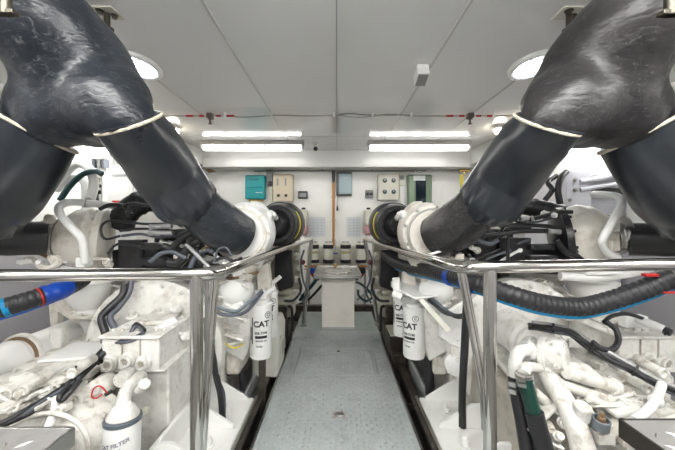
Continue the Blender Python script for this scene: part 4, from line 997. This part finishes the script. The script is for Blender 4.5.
M().tube([P(546, 372, 1.22), P(556, 388, 1.18), P(568, 408, 1.12), P(578, 432, 1.08), P(586, 460, 1.06)], [.032, .036, .034, .036, .04], 24).build('cast_arm', CAST, g)
M().lathe([(0, .027), (.05, .027), (.054, .022), (.050, .012)], P(580, 418, 1.09), (0, -.25, 1), 28).build('arm_boss', WHITE, g, bevel=.003)
for pts, r in (([(534, 392), (548, 402), (562, 414)], .02), ([(520, 420), (535, 430), (552, 444)], .024), ([(560, 384), (580, 388), (604, 398)], .022), ([(566, 372), (588, 376), (612, 386)], .026), ([(588, 398), (604, 404), (616, 410)], .018)):
    p = [P(a, b, 1.16 + .02 * i) for i, (a, b) in enumerate(pts)]
    M().cyl(p[0], p[-1], r * .9, seg=24).lathe([(0, r * 1.15), (.02, r * 1.15), (.021, r * .6), (.01, r * .55)], p[-1] , p[-1] - p[1], 20).build('oil_gallery', CAST, g, bevel=.003)
greeble(g, spread_rows(560, 672, 334, 350, 1.62, 1.42, 18, ['bolt', 'rib', 'block', 'plug', 'bolt'], 7), 24, [WHITE, CAST, CLEAN])
greeble(g, spread_rows(556, 650, 362, 398, 1.42, 1.20, 26, ['rib', 'bolt', 'plug', 'block', 'rib'], 8), 25, [WHITE, CAST, CAST, CREAM])
greeble(g, spread_rows(540, 640, 402, 446, 1.18, 1.08, 22, ['plug', 'rib', 'bolt', 'pipe', 'block'], 9), 26, [WHITE, CAST, CREAM])
M().box((.80, 1.30, .0), (1.02, 1.85, .36)).build('lower_case', DIRTSHADE, g, bevel=.03)
M().prism([P(566, 362, 1.24), P(590, 366, 1.22), P(612, 384, 1.2), P(610, 398, 1.2), P(590, 392, 1.2), P(568, 378, 1.22)], 0, (0, 1, 0), .1).build('rib_plate', CAST, g, bevel=.014)
M().lathe([(0, .024), (.008, .024), (.01, .016)], P(590, 376, 1.20), (-.1, -1, .4), 24).build('boss', WHITE, g, bevel=.002)
M().lathe([(0, .026), (.035, .026), (.037, .021), (.02, .020)], P(600, 428, 1.07), (0, -.2, 1), 28).build('sensor_ring', mat('slate ring', (.16, .18, .2), .4), g, bevel=.002)
M().lathe([(0, .012), (.03, .012), (.034, .007), (.045, .007)], P(601, 426, 1.07), (0, -.1, 1), 16).build('sensor', RUST, g, bevel=.001)
place(g)

# ---------------------------------------------------------------- engine mounts
for s_, w in ((-1, 'left'), (1, 'right')):
    t = thing('engine_mount', f'white gusseted mounting bracket with bolts beside the {w} walkway edge', 'engine mount')
    def mb(m, xa, xb, y0, y1, z0, z1):
        a, b = sorted((s_ * xa, s_ * xb)); return m.box((a, y0, z0), (b, y1, z1))
    m = M(); mb(m, .47, .80, 1.16, 1.82, .06, .085); m.build('base_plate', CLEAN, t, bevel=.003)
    m = M(); mb(m, .715, .735, 1.16, 1.82, .085, .20); m.build('web', CLEAN, t, bevel=.003)
    for y in (1.28, 1.55, 1.79):
        M().prism([(s_ * .715, y, .085), (s_ * .50, y, .085), (s_ * .50, y, .10), (s_ * .66, y, .20), (s_ * .715, y, .20)], 0, (0, 1, 0), .016).build('gusset', CLEAN, t, bevel=.002)
    for y in (1.22, 1.43, 1.68):
        c = V((s_ * .575, y, .085))
        M().lathe([(0, .026), (.006, .026)], c, (0, 0, 1), 24).lathe([(.006, .019), (.03, .019), (.032, .014)], c, (0, 0, 1), 6).lathe([(.03, .011), (.05, .011)], c, (0, 0, 1), 16).build('mount_bolt', CLEAN, t, bevel=.001)
    m = M(); mb(m, .455, .47, 1.0, 1.86, -.01, .075); m.build('edge_angle', STEEL, t, bevel=.002)
    m = M(); mb(m, .430, .455, 1.0, 1.86, .062, .070); m.build('edge_lip', DARKST, t, bevel=.001)
    m = M(); mb(m, .50, .78, 1.0, 1.84, -.30, .06); m.build('bearer', PALEB if False else CLEAN, t, bevel=.004)
    place(t)
# pans and covers low beside the walkway
single(M().box((-1.2, 1.88, -.20), (-.56, 2.9, -.16)).box((-.58, 1.88, -.20), (-.56, 2.9, .02)), 'drip_pan', PAN, 'blue grey drip pan under the left engine beside the walkway', 'drip pan', bevel=.004)
single(M().box((.56, 1.88, -.20), (1.2, 2.9, -.16)).box((.56, 1.88, -.20), (.58, 2.9, .02)), 'drip_pan', PAN, 'blue grey drip pan under the right engine beside the walkway', 'drip pan', bevel=.004)
t = thing('cover_box', 'beige steel box with rounded top behind the left oil filters', 'box')
M().prism([(-.60, 2.25, -.02), (-.415, 2.25, -.02), (-.405, 2.25, .30), (-.43, 2.25, .365), (-.60, 2.25, .365)], 0, (0, 1, 0), .30).build('case', mat('pale green beige enamel', (.78, .78, .70), .4, grime=.3, gcol=(.4, .38, .3)), t, bevel=.015)
M().box((-.407, 2.38, .10), (-.398, 2.50, .18)).box((-.409, 2.30, .24), (-.400, 2.32, .26)).build('side_badge', PUTTY, t, bevel=.004)
place(t)
for s_, w in ((-1, 'left'), (1, 'right')):
    t = thing('bilge_pump', f'putty grey cast pump at the far {w} edge of the walkway', 'pump')
    X = .44
    def pb(m, xa, xb, y0, y1, z0, z1):
        a, b = sorted((s_ * xa, s_ * xb)); return m.box((a, y0, z0), (b, y1, z1))
    m = M(); pb(m, X - .01, X + .16, 2.86, 3.10, -.145, .16); pb(m, X + .01, X + .14, 2.88, 3.06, .16, .30); m.build('base', DARKST, t, bevel=.012)
    m = M(); pb(m, X - .06, X + .17, 2.84, 3.08, .33, .41); pb(m, X - .03, X + .13, 2.86, 3.06, .41, .45); pb(m, X - .06, X - .01, 2.84, 3.0, .22, .34); pb(m, X + .10, X + .17, 2.84, 3.0, .20, .34); pb(m, X - .02, X + .12, 2.90, 3.0, .20, .31); m.build('pump_head', PUTTY, t, bevel=.02)
    for dx_ in (.01, .12): M().bolt((s_ * (X + dx_), 2.9, .435), (0, 0, 1), .012, .012).build('bolt', PUTTY, t)
    m = M(); m.lathe([(0, .03), (.02, .03), (.025, .015)], (s_ * (X + .07), 2.96, .44), (0, 0, 1), 20); m.build('filler_cap', PUTTY, t)
    M().tube([(s_ * (X - .02), 2.83, .33), (s_ * (X - .05), 2.80, .31), (s_ * (X - .055), 2.80, .12)], .012, 12).build('outlet', BLACKP, t)
    place(t)
t = thing('dark_block', 'dark steel block stepping down beside the right far walkway edge', 'block')
M().box((.425, 2.55, -.15), (.55, 2.82, .16)).box((.43, 2.45, -.15), (.54, 2.56, .06)).build('block', DARKST, t, bevel=.006)
M().box((.43, 2.56, .16), (.54, 2.80, .175)).build('top', PUTTY, t, bevel=.004)
place(t)

# ---------------------------------------------------------------- heat exchanger of the left gearbox
t = thing('heat_exchanger', 'long white cylinder cooler with flanged end above the left gearbox', 'heat exchanger')
a, b = V((-1.50, 1.30, .45)), V((-1.50, 2.10, .45)); ax = V((0, 1, 0))
M().lathe([(0, .088), (.18, .088), (.19, .080), (.78, .080)], a, ax, 40).build('shell', CLEAN, t, bevel=.003)
M().lathe([(.206, .07), (.206, .094), (.213, .094), (.213, .07)], a, ax, 40).build('gasket_ring', RUST, t, bevel=.001)
M().lathe([(.212, .07), (.213, .104), (.235, .104), (.237, .07)], a, ax, 40).bolts(a + V((0, .235, 0)), (0, 1, 0), .095, 10, .006).build('flange', WHITE, t, bevel=.002)
M().box((-1.61, 2.06, .33), (-1.39, 2.10, .56)).bolt((-1.42, 2.06, .54), (0, -1, 0), .01, .01).bolt((-1.42, 2.06, .36), (0, -1, 0), .01, .01).build('end_plate', WHITE, t, bevel=.006)
M().box((-1.56, 1.60, .20), (-1.39, 1.66, .46)).box((-1.44, 1.60, .44), (-1.38, 1.66, .55)).build('saddle', WHITE, t, bevel=.008)
M().box((-1.45, 1.80, .44), (-1.38, 1.86, .53)).cyl((-1.43, 1.83, .44), (-1.37, 1.83, .40), .03).build('drain_lug', CLEAN, t, bevel=.008)
M().box((-1.62, 1.95, -.3), (-1.40, 2.0, .345)).build('foot', WHITE, t, bevel=.005)
place(t)

# ---------------------------------------------------------------- front left spin-on filter and its head
t = thing('oil_filter', 'big white oil filter canister tilted under its cast neck at lower left', 'oil filter')
Y = 1.14; c = P(123, 0, Y); zt = P(0, 420, Y).z
top = V((c.x, Y, zt)); axf = V((.0, -.06, -1)).normalized()
M().lathe([(-.004, .045), (0, .056), (.012, .058), (.22, .058), (.24, .05)], top, axf, 44).build('canister', CLEAN, t)
M().lathe([(-.012, .054), (-.011, .0605), (.002, .0605), (.004, .056)], top, axf, 44).build('seal_ring', mat('slate rubber seal', (.09, .11, .13), .35), t, bevel=.001)
M().lathe([(-.055, .024), (-.045, .036), (-.018, .052), (-.012, .052)], top, axf, 36).build('filter_head', WHITE, t, bevel=.003)
M().tube([top + V((.0, -.01, .03)), P(126, 392, 1.22), P(133, 384, 1.27), P(140, 378, 1.33)], [.024, .024, .026, .03], 20).build('cast_neck', WHITE, t)
M().lathe([(0, .016), (.05, .016), (.055, .02), (.07, .02)], P(139, 390, 1.22), (.5, -.4, .5), 16).build('side_plug', WHITE, t, bevel=.002)
M().lathe([(0, .013), (.02, .013)], P(146, 409, 1.25), (.3, -1, 0), 20).build('dark_port', PUTTY, t, bevel=.002)
m = M(); f = lambda a, b, h: V((top.x + math.sin(a / .058 + .1) * (.058 + h), top.y - math.cos(a / .058 + .1) * (.058 + h) - (.06 * .05), top.z - .052 + b + a * .25))
text_geo(m, 'CAT FILTER', .019, lambda a, b, h: f(a, b, h + .0015)); m.build('printed_line', INKG, t)
m = M(); text_geo(m, '126-1813', .012, lambda a, b, h: f(a, b - .022, h + .0015)); m.build('printed_line', INKG, t)
place(t)

# ---------------------------------------------------------------- treaded steps in the lower corners
for s_, w in ((-1, 'left'), (1, 'right')):
    t = thing('step', f'treaded metal step in the lower {w} corner beside the gearbox', 'step')
    X0, X1 = (-1.25, -.742) if s_ < 0 else (.800, 1.30); Z = .512 if s_ < 0 else .535
    m = M().box((X0, .55, Z - .004), (X1, .90, Z)); m.build('tread_plate', TREAD, t, bevel=.001)
    m = M(); tread(m, X0 + .01, X1 - .01, .56, .89, Z - .0002, .05, .040, .008, .003); tp = m.build('tread_pattern', STEEL, t); tp['kind'] = 'stuff'
    xe = X1 if s_ < 0 else X0
    m = M().box((xe - .004, .55, Z - .05), (xe + .004, .904, Z + .001)).box((X0, .898, Z - .05), (X1, .906, Z + .001)); m.build('edge_frame', STEEL if s_ < 0 else DARKST, t, bevel=.001)
    for x in (X0 + .04, X1 - .04):
        for y in (.58, .86): M().box((x - .012, y - .012, -.30), (x + .012, y + .012, Z - .004)).build('leg', STEEL, t, bevel=.001)
    place(t)

# ================================================================ HOSES AND CABLES
# big ribbed hose on the right
pts = [P(386, 256, 2.25), P(396, 263, 2.1), P(412, 268, 1.9), P(434, 272, 1.62), P(456, 277, 1.42), P(480, 284, 1.27), P(512, 295, 1.20), P(545, 304, 1.20), P(580, 307, 1.21), P(612, 300, 1.20), P(642, 290, 1.17), P(675, 277, 1.14), P(720, 262, 1.1)]
t = thing('ribbed_hose', 'large black ribbed hose sagging below the right handrail, blue strip beneath', 'hose')
M().tube(pts, .033, 28, 44, rf=lambda l, a: 1 + .07 * (abs(((l / .022) % 1) - .5) * 2 > .45)).build('hose', mat('charcoal ribbed rubber', (.022, .022, .024), .45, bump=.1, bscale=90), t, sharp=60)
M().tube([p + V((0, -.004, -.034)) for p in pts[1:]], .0105, 12, 10).build('blue_strip', BLUE, t)
for i, mm, wd in ((3.8, BLUE2, .036), (4.5, BLUE2, .030), (4.75, BLUE2, .030)):
    k = int(i); a = pts[k].lerp(pts[min(k + 1, 12)], i - k); d = (pts[k + 1] - pts[k]).normalized()
    M().lathe([(-wd / 2, .040), (wd / 2, .040)], a + V((0, 0, -.006)), d, 28).build('blue_wrap', mm, t, bevel=.002)
for px, py in ((650, 275), (668, 292)):
    M().box(P(px - 4, py + 2, 1.13), P(px + 4, py - 2, 1.15)).build('red_tape', RED, t, bevel=.003)
clamp(t, pts[11], pts[12] - pts[10], .036, .012)
place(t)
# ribbed hose on the left
pts = [P(-60, 330, 1.25), P(-10, 312, 1.3), P(20, 303, 1.35), P(44, 295.5, 1.42), P(68, 287, 1.52), P(84, 278, 1.62)]
t = thing('ribbed_hose', 'black ribbed hose with deep blue sleeve below the left handrail', 'hose')
M().tube(pts, .038, 28, 40, rf=lambda l, a: 1 + .05 * (abs(((l / .022) % 1) - .5) * 2 > .45)).build('hose', MATS['charcoal ribbed rubber'], t, sharp=60)
M().tube([p + V((0, -.006, -.040)) for p in pts[:5]], .009, 12, 10).build('blue_strip', mat('bright blue strip', (.01, .10, .42), .35), t)
M().tube([P(42, 296, 1.415), P(56, 291.5, 1.46), P(68, 287, 1.52)], .042, 28, 10, rf=lambda l, a: 1 + .03 * math.sin(l * 160)).build('blue_sleeve', BLUE2, t)
M().lathe([(0, .0405), (.02, .0405)], P(4, 308, 1.32), (pts[2] - pts[1]), 28).build('blue_band', BLUE, t)
M().lathe([(0, .043), (.005, .043)], P(38, 297.5, 1.40), (pts[3] - pts[2]), 28).build('red_ring', RED, t)
place(t)
# pump hoses lower right
hose([P(515, 378, 1.18), P(518, 398, 1.17), P(523, 425, 1.14), P(530, 470, 1.1)], .025, BLACK, 'black rubber hose dropping from the outer pump elbow at lower right', group='pump hoses')
t = thing('hose', 'dark green hose with steel clamps dropping from the pump at lower right', 'hose')
M().tube([P(524, 374, 1.12), P(528, 392, 1.11), P(534, 415, 1.10), P(537, 425, 1.09)], .025, 24).build('green_length', GREENH, t)
M().tube([P(534, 412, 1.095), P(538, 428, 1.09), P(543, 445, 1.08), P(550, 480, 1.06)], .030, 24).build('black_boot', BLACK, t)
clamp(t, P(524, 375, 1.12), (.1, 0, -1), .027, .014); clamp(t, P(525, 381, 1.12), (.15, 0, -1), .027, .01); place(t)
t = thing('worm_clamp', 'steel worm clamps on the black pump hose', 'clamp')
clamp(t, P(515, 381, 1.18), (.1, 0, -1), .026, .012); clamp(t, P(515.5, 388, 1.18), (.1, 0, -1), .026, .012); place(t)

def bundle(pts, n, r, spread, mm, label, name='cable_bundle', cat='cables', group=None, ties=0, seed=1, extra=None):
    rnd = random.Random(seed); t = thing(name, label, cat, group)
    for i in range(n):
        off = V((rnd.uniform(-1, 1), rnd.uniform(-1, 1), rnd.uniform(-1, 1))) * spread
        p = [V(q_) + off + V((rnd.uniform(-1, 1), rnd.uniform(-1, 1), rnd.uniform(-1, 1))) * spread * .55 for q_ in pts]
        M().tube(p, r * rnd.uniform(.8, 1.15), 10).build('cable', mm[i % len(mm)], t)
    for k in range(ties):
        i = 1 + k * (len(pts) - 2) // max(1, ties); c = V(pts[i]); d = V(pts[min(i + 1, len(pts) - 1)]) - V(pts[i - 1])
        M().lathe([(0, spread + r * 1.5), (.006, spread + r * 1.5)], c, d, 16).build('tie', BLACK, t)
    if extra: extra(t)
    return place(t)
def ex(t):
    M().tube([P(56, 398, 1.16), P(55, 408, 1.13), P(51, 420, 1.1), P(46, 432, 1.06)], .013, 14).build('white_sleeve', CLEAN, t)
    M().tube([P(76, 382, 1.2), P(75, 374, 1.2), P(76, 366, 1.2)], .004, 8).build('tie_tail', BLACK, t)
    M().tube([P(80, 380, 1.19), P(70, 392, 1.15), P(62, 400, 1.13), P(60, 396, 1.13), P(70, 385, 1.17)], .010, 10).build('loop', BLACK, t)
bundle([P(112, 342, 1.42), P(98, 360, 1.33), P(84, 374, 1.26), P(66, 388, 1.2), P(44, 402, 1.14), P(22, 414, 1.08), P(-10, 432, 1.02)], 6, .0085, .010, [BLACK, BLACKP, BLACK, GREYC], 'black cable bundle lying diagonally across the left gearbox', ties=2, seed=4, extra=ex)
def ex(t):
    M().tube([P(662, 384, 1.12), P(657, 398, 1.09), P(648, 410, 1.06), P(634, 420, 1.03)], .014, 14).build('white_sleeve', CLEAN, t)
    M().ball(P(656, 401, 1.09), .022).build('sleeve_knot', CLEAN, t)
    M().tube([P(606, 322, 1.3), P(616, 330, 1.28), P(618, 342, 1.26), P(611, 350, 1.24), P(600, 348, 1.24), P(592, 342, 1.25)], .011, 12).build('loop', BLACK, t)
    M().tube([P(604, 322, 1.3), P(612, 316, 1.32), P(628, 314, 1.34), P(646, 320, 1.36), P(652, 325, 1.36)], .008, 12).build('branch', BLACKP, t)
bundle([P(530, 326, 1.36), P(552, 328, 1.34), P(572, 333, 1.30), P(592, 346, 1.26), P(612, 358, 1.22), P(634, 370, 1.18), P(656, 382, 1.14), P(690, 398, 1.10)], 7, .008, .010, [BLACK, BLACKP, GREYC, BLACK, SILV], 'black and silvery cable bundle lying across the right gearbox', ties=3, seed=8, extra=ex)
bundle([P(128, 280, 1.62), P(124, 292, 1.6), P(114, 304, 1.56), P(106, 316, 1.52), P(109, 330, 1.5)], 2, .016, .014, [GREYC, BLACK], 'pair of dark hoses dropping below the left rail beside the white bowl', seed=2)
bundle([P(118, 342, 1.36), P(128, 333, 1.40), P(134, 324, 1.42), P(142, 331, 1.38), P(132, 338, 1.36), P(120, 340, 1.36), P(100, 340, 1.40)], 3, .007, .008, [BLACK, BLACKP, GREYC], 'tangle of thin black plugs on top of the left gearbox', seed=6)
bundle([P(206, 292, 1.60), P(212, 303, 1.58), P(222, 311, 1.58), P(238, 313, 1.60), P(250, 306, 1.68), P(257, 298, 1.76), P(262, 291, 1.84)], 2, .011, .014, [GREYC, mat('blue grey hose', (.16, .19, .23), .4)], 'two blue grey hoses looping past the left oil filters', seed=9)
bundle([P(207, 318, 1.55), P(209, 340, 1.55), P(214, 362, 1.6), P(218, 380, 1.62), P(222, 396, 1.64), P(224, 424, 1.64)], 3, .013, .014, [GREYC, BLACK, BLACK], 'dark hoses hanging behind the left rail posts', seed=12)
bundle([P(428, 300, 1.70), P(436, 306, 1.66), P(446, 313, 1.62), P(456, 317, 1.6), P(470, 315, 1.58)], 3, .009, .010, [BLACK, GREYC, BLACKP], 'short black hoses below the blue striped hose at right', seed=13)
bundle([P(470, 284, 1.4), P(468, 310, 1.45), P(466, 345, 1.5), P(465, 392, 1.55), P(464, 428, 1.55)], 2, .015, .012, [BLACK, BLACKP], 'pair of black hoses hanging behind the right leaning rail brace', seed=14)
hose([P(427, 345, 1.9), P(429, 365, 1.9), P(430, 395, 1.9), P(430, 415, 1.9)], .026, BLACK, 'black hose standing in the right bilge beside the filters')
t = thing('filter_post', 'dark steel post standing below the left oil filters', 'post')
M().box((-.463, 1.90, -.145), (-.425, 1.93, .26)).build('post', DARKST, t, bevel=.002); M().box((-.475, 1.88, -.145), (-.42, 1.95, -.13)).build('foot', DARKST, t, bevel=.002); place(t)
t = thing('drain_pipe', 'black bent pipe in the gap behind the left mount', 'pipe')
M().tube([P(228, 374, 1.9), P(236, 372, 1.9), P(241, 374, 1.9), P(242, 390, 1.9)], .014, 14).build('pipe', BLACK, t); place(t)
hose([P(222, 335, 1.75), P(226, 343, 1.74), P(233, 348, 1.74), P(240, 346, 1.76), P(246, 340, 1.8)], .004, YEL, 'thin yellow wire looping behind the left rail posts', 'wire', 'wire')
# filter pipework at right
t = thing('filter_shelf', 'white bracket shelf and struts above the right oil filters', 'bracket')
M().prism([P(392, 288, 1.85), P(404, 283, 2.0), P(424, 284, 2.0), P(440, 297, 1.7), P(415, 300, 1.68)], 0, (0, 0, 1), .012).build('shelf', CLEAN, t, bevel=.004)
M().cyl(P(393, 293, 1.8), P(402, 297, 1.78), .022).cyl(P(396, 278, 1.82), P(397, 290, 1.82), .022).build('nozzle', CLEAN, t, bevel=.002)
M().prism([P(417, 299, 1.7), P(421, 296, 1.7), P(452, 330, 1.6), P(447, 333, 1.6)], 0, (0, 1, 0), .02).build('diagonal_strut', PALEB, t, bevel=.003)
M().prism([P(440, 316, 1.66), P(466, 300, 1.66), P(470, 352, 1.66), P(452, 346, 1.66), P(440, 338, 1.66)], 0, (0, 1, 0), .03).build('side_panel', CLEAN, t, bevel=.01)
M().prism([P(428, 338, 1.9), P(436, 330, 1.9), P(470, 378, 1.75), P(464, 388, 1.75)], 0, (0, 1, 0), .05).build('lower_strut', PALEB, t, bevel=.004)
place(t)
t = thing('cast_elbow', 'white cast flange in the gap left of the right leaning brace', 'flange')
M().lathe([(0, .06), (.02, .065), (.05, .06), (.06, .04)], P(457, 362, 1.72), (-.4, -1, .1), 24).bolts(P(457, 362, 1.72) + V((-.018, -.045, .0)), (-.4, -1, .1), .05, 6, .008).build('flange', CLEAN, t, bevel=.003)
M().tube([P(460, 356, 1.78), P(463, 345, 1.84), P(466, 330, 1.9)], .04, 18).build('neck', CLEAN, t); place(t)
t = thing('coolant_sensor', 'white cable connector with black tip above the right gearbox plugs', 'connector')
M().cyl(P(636, 318, 1.38), P(664, 330, 1.30), .018, seg=20).box(P(626, 328, 1.40), P(640, 314, 1.44)).build('body', CLEAN, t, bevel=.003)
M().cyl(P(664, 330, 1.30), P(671, 333, 1.28), .015).cyl(P(666, 331, 1.295), P(668, 332, 1.29), .019).build('tip', BLACK, t, bevel=.002); place(t)

# ================================================================ EQUIPMENT OUTBOARD, SEEN THROUGH THE GAPS
t = thing('electrical_cabinet', 'white electrical cabinet with red mark seen between the left duct legs', 'cabinet')
lo, hi = P(106, 214, 2.9), P(135, 168, 2.9)
M().box((lo.x, 2.9, .3), (hi.x, 3.25, hi.z)).build('cabinet', CLEAN, t, bevel=.01)
M().box((lo.x + .015, 2.893, lo.z), (hi.x - .015, 2.90, hi.z - .03)).build('door', CLEAN, t, bevel=.004)
M().box((lo.x + .06, 2.886, hi.z - .075), (hi.x - .05, 2.892, hi.z - .055)).build('vent', GREYB, t)
M().box(P(112, 203, 2.885), P(121, 200.5, 2.89)).build('red_mark', RED, t)
place(t)
t = thing('air_handler', 'white equipment box with pipes beyond the left engine', 'equipment box')
M().box((-2.42, 3.3, .3), (-1.98, 4.1, 1.66)).build('case', CLEAN, t, bevel=.01)
M().box((-2.30, 3.292, 1.48), (-2.05, 3.30, 1.60)).build('grille', GREYB, t, bevel=.002)
for i, (pts, r, mm) in enumerate((([(60, 200), (70, 186), (82, 175), (94, 171), (102, 174)], .022, TEALD), ([(60, 178), (76, 164), (88, 168), (94, 182), (90, 200), (84, 214)], .035, CLEAN), ([(56, 190), (70, 178), (84, 182), (86, 200)], .03, CLEAN), ([(98, 205), (97, 190), (99, 178)], .012, GREYC))):
    M().tube([P(a, b, 2.5 + .05 * i) for a, b in pts], r, 16).build('pipe', mm, t)
for a, b in ((99, 186), (99, 192)): M().lathe([(0, .02), (.02, .018)], P(a, b, 2.6), (0, -1, 0), 16).build('knob', BLACKP, t)
place(t)
t = thing('relay_rack', 'blue and white component row high behind the left duct', 'rack')
for k in range(5): M().box(P(84 + k * 5, 168, 3.2), P(87.5 + k * 5, 160, 3.28)).build('relay', GREYB if k % 2 else GREYC, t, bevel=.003)
M().box(P(82, 170, 3.28), P(112, 158, 3.34)).build('rail', CLEAN, t, bevel=.003)
place(t)
t = thing('genset_frame', 'pale framed generator housing beyond the right engine', 'generator')
fw = mat('lilac white enamel', (.68, .68, .74), .35, grime=.2, gcol=(.4, .4, .45))
M().box(P(566, 215, 2.6), P(582, 172, 2.7)).box(P(578, 176, 2.62), P(620, 168, 2.72)).box(P(578, 218, 2.7), P(622, 205, 2.8)).box((2.0, 2.72, .2), (2.42, 3.4, 1.5)).build('frame', fw, t, bevel=.006)
M().cyl(P(580, 182, 2.6), P(612, 176, 2.6), .022).cyl(P(580, 190, 2.6), P(616, 184, 2.6), .018).build('pipe', fw, t)
M().box(P(590, 196, 2.62), P(618, 188, 2.68)).build('engine_part', BLACKP, t, bevel=.01)
for a, b in ((575, 180), (575, 190), (570, 200)): M().bolt(P(a, b, 2.598), (0, -1, 0), .012, .01).build('bolt', STEEL, t)
M().box(P(604, 197, 2.6), P(610, 192, 2.62)).build('blue_label', BLUE2, t)
place(t)
hose([P(560, 204, 2.3), P(558, 190, 2.3), P(561, 178, 2.35), P(566, 172, 2.4)], .022, BLACK, 'black hose rising between the right duct legs')
hose([P(545, 200, 2.3), P(552, 190, 2.3), P(548, 182, 2.35), P(556, 176, 2.4)], .018, BLACKP, 'second black hose rising between the right duct legs')
t = thing('sea_valve', 'blue pipe and black valve with white lever at far right', 'valve')
M().cyl(P(655, 66, 1.9), P(720, 60, 1.9), .06).build('blue_pipe', BLUE, t)
M().lathe([(0, .03), (.05, .03), (.06, .045), (.08, .045), (.09, .025), (.16, .025)], P(667, 72, 1.9), (0, 0, -1), 20).build('valve_body', BLACKP, t, bevel=.002)
M().cyl(P(660, 84, 1.85), P(680, 74, 1.85), .009).build('lever', CLEAN, t)
place(t)
EXPO = 2.3
# ================================================================ CAMERA, WORLD, VIEW
cam = bpy.data.cameras.new('camera'); co = bpy.data.objects.new('camera', cam); COL.objects.link(co)
co.location = (0, 0, H); co.rotation_euler = (PI / 2, 0, 0)
cam.sensor_width = 36; cam.lens = 36 * F / 675; cam.clip_start = .02
cam.shift_x = 1. / 675; cam.shift_y = -6. / 675
S.camera = co
w = bpy.data.worlds.new('world'); S.world = w; w.use_nodes = True
w.node_tree.nodes['Background'].inputs[0].default_value = (.8, .85, .9, 1); w.node_tree.nodes['Background'].inputs[1].default_value = .1
S.view_settings.view_transform = 'Standard'; S.view_settings.look = 'None'; S.view_settings.gamma = 1
S.view_settings.use_curve_mapping = False
S.view_settings.exposure = EXPO
try:
    S.cycles.use_denoising = True; S.cycles.max_bounces = 8; S.cycles.diffuse_bounces = 3; S.cycles.glossy_bounces = 5
    S.cycles.sample_clamp_indirect = 6
except Exception: pass
